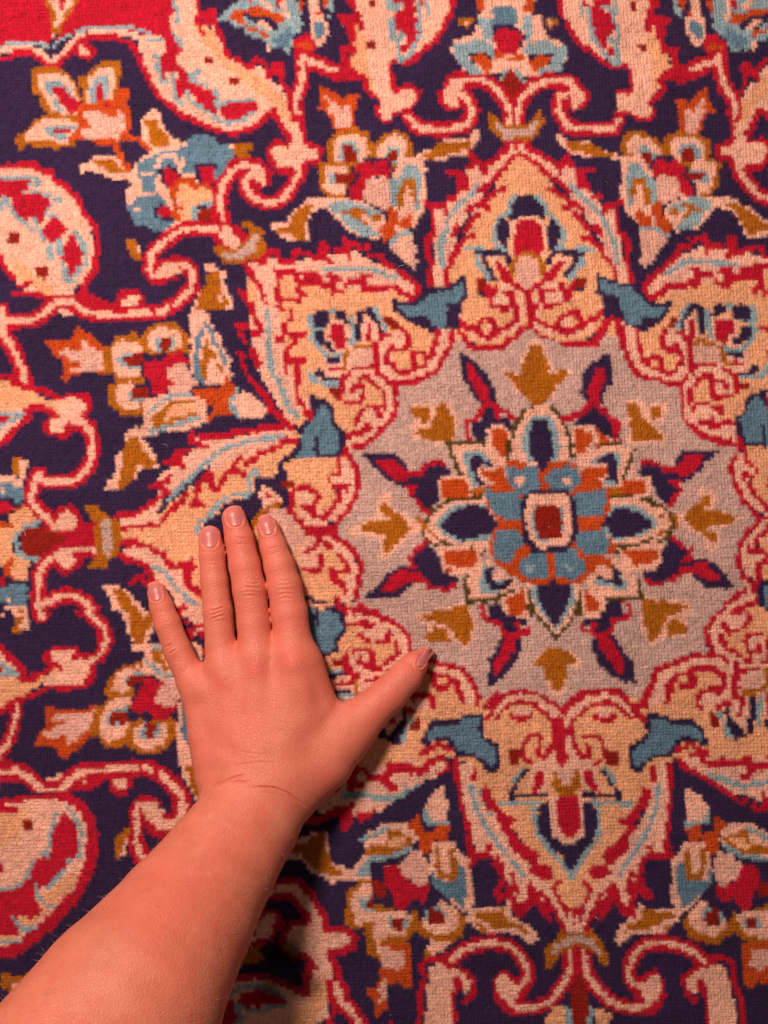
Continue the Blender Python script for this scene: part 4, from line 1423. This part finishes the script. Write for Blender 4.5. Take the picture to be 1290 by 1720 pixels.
# the pile is grouped by woven motif: each motif of each quarter is its own part
GROUND = {'navy_field': 'navy_ground', 'medallion_field': 'medallion_field', 'medallion_ground': 'medallion_ground', 'red_field': 'red_field'}
key = mo.astype(int)*4+qq
for mm in range(len(names)):
    if names[mm] in GROUND or names[mm] == 'rosette': key[mo == mm] = names.index(names[mm])*4
# motifs that lie apart are separate parts: label the connected groups of knots
lab = np.arange(key.size).reshape(key.shape)
key = np.where(keep, key, -1)
while True:
    new = lab.copy()
    for a_, b_ in ((slice(1, None), slice(0, -1)), (slice(0, -1), slice(1, None))):
        new[a_] = np.where(key[a_] == key[b_], np.minimum(new[a_], new[b_]), new[a_])
        new[:, a_] = np.where(key[:, a_] == key[:, b_], np.minimum(new[:, a_], new[:, b_]), new[:, a_])
    if (new == lab).all(): break
    lab = new
for k in np.unique(key[keep]):
    nm = GROUND.get(names[k//4], names[k//4])
    m = keep & (key == k)
    ids, ct = np.unique(lab[m], return_counts=True)
    if nm in GROUND.values() or nm == 'rosette': groups = [m]
    else:
        big = [i for i, c_ in zip(ids, ct) if c_ >= 45]
        if not big: big = [ids[ct.argmax()]] if ct.max() >= 14 else []
        groups = [m & (lab == i) for i in big]
        rest = m & ~np.isin(lab, big)
        key[rest] = 0
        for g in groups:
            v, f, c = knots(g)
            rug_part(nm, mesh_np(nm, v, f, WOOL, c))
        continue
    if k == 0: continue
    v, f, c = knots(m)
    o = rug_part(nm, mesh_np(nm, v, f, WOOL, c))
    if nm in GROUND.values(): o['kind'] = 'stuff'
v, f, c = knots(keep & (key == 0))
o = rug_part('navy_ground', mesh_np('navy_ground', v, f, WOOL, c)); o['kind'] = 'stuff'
bv = wx(np.array([(-MARG, -MARG, -7), (1290+MARG, -MARG, -7), (1290+MARG, 1720+MARG, -7), (-MARG, 1720+MARG, -7),
      (-MARG, -MARG, -24), (1290+MARG, -MARG, -24), (1290+MARG, 1720+MARG, -24), (-MARG, 1720+MARG, -24)]))
rug_part('backing', mesh_np('backing', bv, np.array([(3, 2, 1, 0), (4, 5, 6, 7), (0, 1, 5, 4), (1, 2, 6, 5), (2, 3, 7, 6), (3, 0, 4, 7)]), BACK))
print('rug', round(time.time()-T0, 1))
# ---------------------------------------------------------------- hand and forearm: one continuous surface
# Joints are given as photo position (x, y), half width and height above the rug; unproj() sets them in space.
def unproj(j):
    x, y, r, z = j
    k = (H-z)/H
    return np.array([CX+(x-CX)*k, CY+(y-CY)*k, z]), r*k
G = 2.6                                             # voxel size in pixels
X0, Y0, Z0 = 10.0, 815.0, -14.0
NX, NY, NZ = int((740-X0)/G), int((1850-Y0)/G), int(440/G)
def rise(x, y):                                     # the grid is sheared upwards along the forearm
    t = (x-437)*-0.58+(y-1312)*0.815
    return np.interp(t, [0, 60, 105, 176, 263, 356, 410, 640], [0, 0, 0, 40, 130, 230, 295, 545])
gx = (X0+G*np.arange(NX)).astype(np.float32); gy = (Y0+G*np.arange(NY)).astype(np.float32); gzz = (Z0+G*np.arange(NZ)).astype(np.float32)
RISE = rise(gx[:, None], gy[None, :]).astype(np.float32)
BIG = 60.0
def chain(joints, zs, k):
    """signed distance of a chain of round cones, each flattened by zs; returned with its index box"""
    P = [unproj(j) for j in joints]
    pts = np.array([p for p, r in P]); rr = np.array([r for p, r in P])
    pad = rr.max()+46
    ix0 = max(int((pts[:, 0].min()-pad-X0)/G), 0); ix1 = min(int((pts[:, 0].max()+pad-X0)/G)+1, NX)
    iy0 = max(int((pts[:, 1].min()-pad-Y0)/G), 0); iy1 = min(int((pts[:, 1].max()+pad-Y0)/G)+1, NY)
    Xg = gx[ix0:ix1, None, None]; Yg = gy[None, iy0:iy1, None]
    Zg = gzz[None, None, :]+RISE[ix0:ix1, iy0:iy1, None]
    d = None
    for a in range(len(P)-1):
        (p, ra), (q, rb) = P[a], P[a+1]
        e = (q-p).astype(np.float32)
        ez = e[2]/zs
        L = e[0]**2+e[1]**2+ez**2
        dx, dy, dz = Xg-np.float32(p[0]), Yg-np.float32(p[1]), (Zg-np.float32(p[2]))/np.float32(zs)
        t = np.clip((dx*e[0]+dy*e[1]+dz*ez)/L, 0, 1)
        di = np.sqrt((dx-t*e[0])**2+(dy-t*e[1])**2+(dz-t*ez)**2)-(ra+(rb-ra)*t)
        d = di if d is None else smin(d, di, k)
    return d, (ix0, ix1, iy0, iy1)
def smin(a, b, k):
    h = np.clip(0.5+0.5*(b-a)/k, 0, 1)
    return b+(a-b)*h-k*h*(1-h)
FINGERS = {
 'pinky': [(264, 995, 16.5, 15), (271, 1018, 19.5, 17), (281, 1047, 22, 19), (299, 1093, 23.5, 21), (322, 1140, 26, 25), (334, 1162, 28, 29)],
 'ring': [(353, 902, 19.5, 17), (356, 930, 22, 19), (360, 975, 23, 20), (366, 1028, 25, 23), (371, 1085, 26, 27), (378, 1122, 30, 32)],
 'middle': [(393, 870, 20.5, 18), (402, 905, 24, 20), (411, 950, 26.5, 23), (419, 990, 28, 26), (426, 1045, 28, 29), (431, 1100, 31, 34)],
 'index': [(450, 886, 18.5, 17), (459, 918, 22, 20), (469, 950, 25.5, 23), (478, 985, 28.5, 25), (486, 1030, 30.5, 28), (491, 1075, 32, 32), (496, 1112, 36, 36)],
 'thumb': [(710, 1100, 12.5, 14), (697, 1116, 22, 19), (682, 1135, 27.5, 23), (654, 1166, 30.5, 27), (618, 1198, 34, 31), (580, 1234, 42, 36)],
}
PALM = [
 [(333, 1152, 29, 29), (352, 1235, 36, 40), (366, 1300, 40, 52)],
 [(378, 1122, 33, 33), (392, 1220, 42, 44), (404, 1305, 46, 58)],
 [(431, 1108, 35, 36), (436, 1220, 46, 49), (440, 1310, 50, 64)],
 [(494, 1108, 38, 37), (488, 1215, 48, 48), (478, 1305, 50, 62)],
 [(506, 1122, 37, 34), (532, 1195, 39, 36), (540, 1240, 42, 38)],
 [(590, 1226, 37, 33), (545, 1277, 50, 42), (492, 1322, 52, 56)],
]
ARM = [(430, 1290, 72, 56), (437, 1330, 79, 66), (417, 1378, 87, 86), (368, 1452, 98, 128), (307, 1545, 119, 190), (214, 1688, 160, 285), (100, 1850, 186, 370), (20, 1965, 200, 430)]
def put(D, d, box, k):
    a, b, c, e = box
    D[a:b, c:e] = smin(D[a:b, c:e], d, k)
D = np.full((NX, NY, NZ), BIG, np.float32)
for ch in PALM:
    d, bx = chain(ch, 0.86, 4.0); put(D, d, bx, 26.0)
d, bx = chain(ARM, 0.74, 6.0); put(D, d, bx, 30.0)
palm = D.copy()
for nm, ch in FINGERS.items():
    d, bx = chain(ch, 0.90, 5.0)
    a, b, c, e = bx
    D[a:b, c:e] = np.minimum(D[a:b, c:e], smin(palm[a:b, c:e], d, 20.0 if nm == 'thumb' else 13.0))
# press the underside flat on the pile
zfloor = np.float32(-3.0)
D = np.maximum(D, (zfloor-(gzz[None, None, :]+RISE[:, :, None])))
print('sdf', round(time.time()-T0, 1))
def surface_nets(V):
    B = V < 0
    c = B[:-1, :-1, :-1].astype(np.int8)
    c = c+B[1:, :-1, :-1]+B[:-1, 1:, :-1]+B[1:, 1:, :-1]+B[:-1, :-1, 1:]+B[1:, :-1, 1:]+B[:-1, 1:, 1:]+B[1:, 1:, 1:]
    act = (c > 0) & (c < 8)
    idx = np.argwhere(act)
    num = np.full(act.shape, -1, np.int32); num[act] = np.arange(len(idx))
    acc = np.zeros((len(idx), 3)); w = np.zeros(len(idx))
    off = [(x, y, z) for x in (0, 1) for y in (0, 1) for z in (0, 1)]
    val = {o: V[idx[:, 0]+o[0], idx[:, 1]+o[1], idx[:, 2]+o[2]] for o in off}
    for o in off:
        for ax in range(3):
            if o[ax] == 0:
                p = list(o); p[ax] = 1; p = tuple(p)
                a, b = val[o], val[p]
                m = (a < 0) != (b < 0)
                t = np.where(m, a/(a-b+1e-20), 0)
                pos = np.array(o, float)[None].repeat(len(idx), 0); pos[:, ax] += t
                acc[m] += pos[m]; w[m] += 1
    pts = idx+acc/w[:, None]
    quads = []
    for ax in range(3):
        sl0 = [slice(None)]*3; sl1 = [slice(None)]*3
        sl0[ax] = slice(0, -1); sl1[ax] = slice(1, None)
        a, b = B[tuple(sl0)], B[tuple(sl1)]
        e = np.argwhere(a != b)
        u, v = (ax+1) % 3, (ax+2) % 3
        e = e[(e[:, u] > 0) & (e[:, v] > 0) & (e[:, u] < V.shape[u]-1) & (e[:, v] < V.shape[v]-1)]
        ins = B[e[:, 0], e[:, 1], e[:, 2]]
        q = []
        for du, dv in ((-1, -1), (0, -1), (0, 0), (-1, 0)):
            g = e.copy(); g[:, u] += du; g[:, v] += dv
            q.append(num[g[:, 0], g[:, 1], g[:, 2]])
        q = np.stack(q, 1)
        q[~ins] = q[~ins][:, ::-1]
        quads.append(q)
    return pts, np.vstack(quads)
pts, quads = surface_nets(D)
V = np.stack([X0+G*pts[:, 0], Y0+G*pts[:, 1], Z0+G*pts[:, 2]], 1)
V[:, 2] += rise(V[:, 0], V[:, 1])
def relax(V, E, n, lam=0.5, mu=-0.52):
    deg = np.bincount(E.ravel(), minlength=len(V))[:, None]
    for i in range(n):
        for f in (lam, mu):
            s = np.zeros_like(V)
            for k in range(3):
                s[:, k] = np.bincount(E[:, 0], V[E[:, 1], k], len(V))+np.bincount(E[:, 1], V[E[:, 0], k], len(V))
            V = V+f*(s/deg-V)
    return V
def edges(Q):
    e = np.vstack([Q[:, [0, 1]], Q[:, [1, 2]], Q[:, [2, 3]], Q[:, [3, 0]]]); e.sort(1)
    return np.unique(e, axis=0)
V = relax(V, edges(quads), 6)
# one linear split of the quads of the hand (the forearm is smooth and stays coarse is not worth the seams)
me = mesh_np('tmp', V, quads, SKIN)
tmp = bpy.data.objects.new('tmp', me); scene.collection.objects.link(tmp)
sd = tmp.modifiers.new('s', 'SUBSURF'); sd.levels = 1; sd.render_levels = 1
dg = bpy.context.evaluated_depsgraph_get()
em = tmp.evaluated_get(dg).to_mesh()
nv = len(em.vertices); V = np.empty(nv*3, np.float32); em.vertices.foreach_get('co', V); V = V.reshape(-1, 3).astype(float)
quads = np.empty(len(em.polygons)*4, np.int32); em.loops.foreach_get('vertex_index', quads); quads = quads.reshape(-1, 4)
tmp.evaluated_get(dg).to_mesh_clear()
bpy.data.objects.remove(tmp); bpy.data.meshes.remove(me)
def normals(V, Q):
    n = np.cross(V[Q[:, 2]]-V[Q[:, 0]], V[Q[:, 3]]-V[Q[:, 1]])
    o = np.zeros_like(V)
    for k in range(4):
        for a in range(3): o[:, a] += np.bincount(Q[:, k], n[:, a], len(V))
    return o/(np.linalg.norm(o, axis=1, keepdims=True)+1e-12)
N = normals(V, quads)
if N[V[:, 2] > 60][:, 2].mean() < 0: quads = quads[:, ::-1]; N = -N
print('mesh', len(V), round(time.time()-T0, 1))
# ---- skin detail, placed in photo coordinates on the upward side
k = (H/(H-V[:, 2])); IX = CX+(V[:, 0]-CX)*k; IY = CY+(V[:, 1]-CY)*k
up = np.clip(N[:, 2]*1.6-0.1, 0, 1)
disp = np.zeros(len(V)); flush = np.zeros(len(V))
def gauss(x, y, sx, sy, ang=0):
    c, s = math.cos(math.radians(ang)), math.sin(math.radians(ang))
    a = (IX-x)*c+(IY-y)*s; b = -(IX-x)*s+(IY-y)*c
    return np.exp(-(a/sx)**2-(b/sy)**2)
def crease(x, y, half, ang, depth, width=1.5, bend=0.0, lip=0.35):
    global disp
    c, s = math.cos(math.radians(ang)), math.sin(math.radians(ang))
    m = (np.abs(IX-x) < half+12) & (np.abs(IY-y) < half+12)
    a = (IX[m]-x)*c+(IY[m]-y)*s; b = -(IX[m]-x)*s+(IY[m]-y)*c-bend*((IX[m]-x)*c+(IY[m]-y)*s)**2/half
    f = np.clip(1.25-(np.abs(a)/half)**2*1.25, 0, 1)
    disp[m] += f*(-depth*np.exp(-(b/width)**2)+lip*depth*np.exp(-((np.abs(b)-2.6*width)/(1.6*width))**2))
def fold(poly, depth, width, lip=0.3):
    global disp
    poly = np.array(poly, float)
    m = (IX > poly[:, 0].min()-20) & (IX < poly[:, 0].max()+20) & (IY > poly[:, 1].min()-20) & (IY < poly[:, 1].max()+20)
    best = np.full(m.sum(), 1e9); par = np.zeros(m.sum())
    n = len(poly)-1
    for i in range(n):
        a, b = poly[i], poly[i+1]; e = b-a
        t = np.clip(((IX[m]-a[0])*e[0]+(IY[m]-a[1])*e[1])/(e@e), 0, 1)
        dd = np.hypot(IX[m]-a[0]-t*e[0], IY[m]-a[1]-t*e[1])
        g = dd < best; best[g] = dd[g]; par[g] = (i+t[g])/n
    f = np.clip(np.minimum(par, 1-par)*5, 0, 1)
    disp[m] += f*(-depth*np.exp(-(best/width)**2)+lip*depth*np.exp(-((best-2.8*width)/(1.7*width))**2))
rs = np.random.default_rng(3)
# knuckle wrinkles: several short curved lines over each joint
def joint(x, y, w, ang, lines, gap, depth, bend):
    for i in range(lines):
        t = i-(lines-1)/2
        crease(x+rs.normal(0, 2.6)-t*gap*math.sin(math.radians(ang)), y+t*gap*math.cos(math.radians(ang)), w*(1-0.12*abs(t))*rs.uniform(0.55, 1.0),
               ang+rs.normal(0, 3), depth*rs.uniform(0.35, 1.25), rs.uniform(1.0, 1.9), bend*(1 if t > 0 else -1)*min(abs(t), 1.5)/1.5)
joint(423, 987, 21, 4, 5, 6.5, 1.35, 0.30)
joint(478, 990, 20, -4, 5, 7.0, 1.25, 0.26)
joint(367, 1030, 18, -16, 3, 6.5, 1.7, 0.20)
joint(289, 1090, 14, -34, 3, 6.0, 1.5, 0.2)
joint(404, 909, 14, 5, 3, 5.0, 0.7, 0.15)
joint(354, 945, 13, 0, 2, 5.5, 0.8, 0.15)
joint(459, 925, 12, -18, 3, 4.5, 0.9, 0.15)
joint(272, 1040, 11, -15, 3, 4.5, 0.8, 0.15)
joint(664, 1150, 15, 48, 3, 6.5, 0.8, 0.2)
joint(690, 1122, 12, 50, 2, 5.0, 0.7, 0.2)
# wrist folds, thumb web
fold([(337, 1342), (344, 1330), (360, 1319), (380, 1311), (400, 1304), (414, 1301)], 3.0, 1.6)
fold([(380, 1316), (400, 1313), (426, 1312)], 1.7, 1.4)
fold([(415, 1322), (440, 1322), (462, 1324), (482, 1332), (498, 1343), (514, 1356)], 2.7, 1.6)
fold([(385, 1290), (410, 1283), (440, 1280), (470, 1282)], 0.8, 1.5)
fold([(398, 1262), (425, 1266), (458, 1267)], 0.5, 1.2)
fold([(581, 1162), (585, 1172), (591, 1186)], 1.6, 1.3)
# knuckle heads, tendons, hollows between the bones
for x, y, a in ((338, 1158, 3.0), (380, 1140, 2.6), (432, 1122, 3.2), (490, 1112, 3.4)): disp += a*gauss(x, y, 19, 21)
for x, y, a in ((360, 1165, -1.6), (406, 1150, -1.5), (460, 1138, -1.5)): disp += a*gauss(x, y, 15, 30)
for p, q, a in (((380, 1150), (405, 1290), 0.35), ((432, 1135), (438, 1290), 0.45), ((490, 1125), (470, 1290), 0.4), ((338, 1165), (372, 1290), 0.3)):
    e = np.array(q, float)-p
    t = ((IX-p[0])*e[0]+(IY-p[1])*e[1])/(e@e)
    dd = np.abs((IX-p[0])*e[1]-(IY-p[1])*e[0])/np.linalg.norm(e)
    disp += a*np.exp(-(dd/9)**2)*np.clip(np.minimum(t, 1-t)*4, 0, 1)
disp += -3.0*gauss(345, 1225, 18, 34, -18)-2.5*gauss(385, 1262, 26, 14, 20)-2.5*gauss(535, 1175, 12, 34, -25)+2.2*gauss(512, 1165, 18, 40, -20)
# warmer, redder skin over the knuckles and finger ends
hand_t = np.clip((1400-IY)/220, 0, 1)
flush = 0.30*hand_t
for x, y, s, a in ((430, 1121, 26, 0.95), (486, 1102, 27, 0.95), (374, 1148, 20, 0.8), (336, 1160, 18, 0.25), (423, 988, 20, 0.35), (478, 988, 20, 0.35), (366, 1030, 18, 0.4), (290, 1090, 16, 0.4),
                   (404, 905, 18, 0.5), (354, 938, 18, 0.5), (458, 920, 18, 0.5), (270, 1040, 16, 0.45), (682, 1125, 26, 0.55), (655, 1160, 22, 0.2), (268, 1000, 20, 0.4), (392, 862, 22, 0.4), (352, 890, 22, 0.4), (450, 880, 20, 0.4)):
    flush = np.maximum(flush, a*gauss(x, y, s, s))
# ---- nails: outlines in photo coordinates (centre, half length, half width, direction of the fingertip)
NAILS = [('ring', 352.5, 902, 18, 14.5, -90), ('middle', 394.5, 866.5, 17.5, 14.5, -94), ('index', 448, 881, 17.5, 12.5, -106), ('pinky', 260.5, 993, 16.5, 11.5, -100), ('thumb', 712.5, 1103.5, 19, 8.5, -60)]
nail_uv = []
for nm, x, y, hl, hw, ang in NAILS:
    c, s = math.cos(math.radians(ang)), math.sin(math.radians(ang))
    a = ((IX-x)*c+(IY-y)*s)/hl; b = (-(IX-x)*s+(IY-y)*c)/hw
    rr = (np.abs(a)**3.2+np.abs(b)**3.2)**(1/3.2)
    tip = np.clip((a-0.55)/0.3, 0, 1)
    disp += -1.3*np.clip((1.02-rr)/0.12, 0, 1)+(1-tip)*0.9*np.exp(-((rr-1.17)/0.13)**2)
V = V+N*(disp*up)[:, None]
# keep the palm from dipping under the pile backing
person = link('person', mesh_np('person', wx(V), quads[:, ::-1], SKIN, smooth=True, attrs={'flush': np.clip(flush*up, 0, 1)}))
person['label'] = 'bare forearm and hand with spread thumb, palm pressed flat on the rug'
person['category'] = 'person'
# nails sit in their beds
from mathutils import Vector
from mathutils.bvhtree import BVHTree
sub = quads[(IY[quads[:, 0]] < 1200)]
bv_ = BVHTree.FromPolygons([Vector(p) for p in V], [tuple(int(i) for i in q) for q in sub])
def ray(ix, iy):
    o = Vector((CX, CY, H)); d = Vector((ix-CX, iy-CY, -H)).normalized()
    loc, nor, _, _ = bv_.ray_cast(o, d)
    return loc
for nm, x, y, hl, hw, ang in NAILS:
    c, s = math.cos(math.radians(ang)), math.sin(math.radians(ang))
    na, nb = 15, 13
    P = np.full((na, nb, 3), np.nan); tipv = np.zeros((na, nb))
    for i in range(na):
        for j in range(nb):
            a = -1+2*i/(na-1); b = -1+2*j/(nb-1)
            sq = (1-0.5*b*b*abs(a)**1.5) if True else 1
            aa = a*(1-0.16*b*b); bb = b*math.sqrt(max(0.0, 1-(0.42 if a > 0 else 0.62)*a*a))
            ix, iy = x+aa*hl*c-bb*hw*s, y+aa*hl*s+bb*hw*c
            L = ray(ix, iy)
            if L is not None: P[i, j] = L
            tipv[i, j] = (a+1)/2
    zc = P[:, :, 2]
    med = np.nanmedian(zc)
    for j in range(nb):                               # past the fingertip the plate carries on straight
        for i in range(1, na):
            if i > 1 and (np.isnan(P[i, j, 2]) or P[i, j, 2] < P[i-1, j, 2]-2.2):
                q2 = 2*P[i-1, j]-P[i-2, j]; P[i, j] = q2
    # lift: crown in the middle, edges tucked in
    for i in range(na):
        for j in range(nb):
            b = -1+2*j/(nb-1); a = -1+2*i/(na-1)
            P[i, j, 2] += 1.25-0.9*b*b+0.25*max(a, 0)
    P = P[:, :, :]
    top = P.reshape(-1, 3); bot = top-np.array([0, 0, 1.6])
    I2 = lambda i, j: i*nb+j
    F = [(I2(i, j), I2(i+1, j), I2(i+1, j+1), I2(i, j+1)) for i in range(na-1) for j in range(nb-1)]
    F = np.array(F); n0 = na*nb
    rim = [I2(i, 0) for i in range(na)]+[I2(na-1, j) for j in range(1, nb)]+[I2(i, nb-1) for i in range(na-2, -1, -1)]+[I2(0, j) for j in range(nb-2, 0, -1)]
    side = np.array([(rim[t], rim[(t+1) % len(rim)], rim[(t+1) % len(rim)]+n0, rim[t]+n0) for t in range(len(rim))])
    allf = np.vstack([F, (F+n0)[:, ::-1], side])
    vv = np.vstack([top, bot])
    me = mesh_np('fingernail', wx(vv), allf, NAIL, smooth=True, attrs={'tip': np.r_[tipv.ravel(), tipv.ravel()]})
    import bmesh
    bm = bmesh.new(); bm.from_mesh(me); bmesh.ops.recalc_face_normals(bm, faces=bm.faces); bm.to_mesh(me); bm.free()
    o = link('fingernail', me, person)
    if nm == 'thumb': o['label'] = 'thumbnail seen from its side'
print('hand', round(time.time()-T0, 1))

# ---------------------------------------------------------------- fine hairs on the forearm, lint on the pile
def threads(roots, dirs, lens, wid, sag):
    """thin bent three-sided threads; roots, dirs (n,3) in pixels"""
    n = len(roots); m = 4
    Vh = np.empty((n, m, 3, 3)); 
    for i in range(m):
        t = i/(m-1)
        c = roots+dirs*(lens*t)[:, None]+np.broadcast_to(sag, roots.shape)*(t*t*lens)[:, None]
        for k in range(3):
            a = 2*math.pi*k/3
            Vh[:, i, k] = c+np.array([math.cos(a), math.sin(a), 0.4*math.sin(a)])*wid*(1-0.8*t)
    F = []
    for i in range(m-1):
        for k in range(3):
            F.append((i*3+k, i*3+(k+1) % 3, (i+1)*3+(k+1) % 3, (i+1)*3+k))
    F = np.array(F)[None]+12*np.arange(n)[:, None, None]
    return Vh.reshape(-1, 3), F.reshape(-1, 4)
hr = np.random.default_rng(11)
cand = np.where((IY > 1370) & (IX > -40) & (IY < 1800) & (N[:, 2] > -0.15))[0]
pick = hr.choice(cand, 320, replace=False)
ax = np.array([-0.45, 0.62, 0.55]); ax /= np.linalg.norm(ax)
nd = N[pick]*0.42-ax*0.25+np.array([-0.75, 0.1, 0.05])+hr.normal(0, 0.22, (len(pick), 3))
nd -= N[pick]*np.minimum((nd*N[pick]).sum(1)-0.22, 0)[:, None]
nd /= np.linalg.norm(nd, axis=1, keepdims=True)
hv, hf = threads(V[pick]-N[pick]*0.3, nd, hr.uniform(5, 15, len(pick)), 0.17, np.array([0.0, 0.15, -0.2]))
ho = link('arm_hair', mesh_np('arm_hair', wx(hv), hf, HAIR, smooth=True), person); ho['kind'] = 'stuff'
nl = 90
lr = np.c_[hr.uniform(-20, 1310, nl), hr.uniform(-20, 1740, nl), hr.uniform(1.2, 2.2, nl)]
la = hr.uniform(0, 2*math.pi, nl)
lv, lf = threads(lr, np.c_[np.cos(la), np.sin(la), hr.uniform(-0.05, 0.25, nl)], hr.uniform(3, 11, nl), 0.45, hr.normal(0, 0.5, (nl, 3))*np.array([1, 1, 0.1]))
lo = rug_part('lint', mesh_np('lint', wx(lv), lf, LINT, smooth=True)); lo['kind'] = 'stuff'
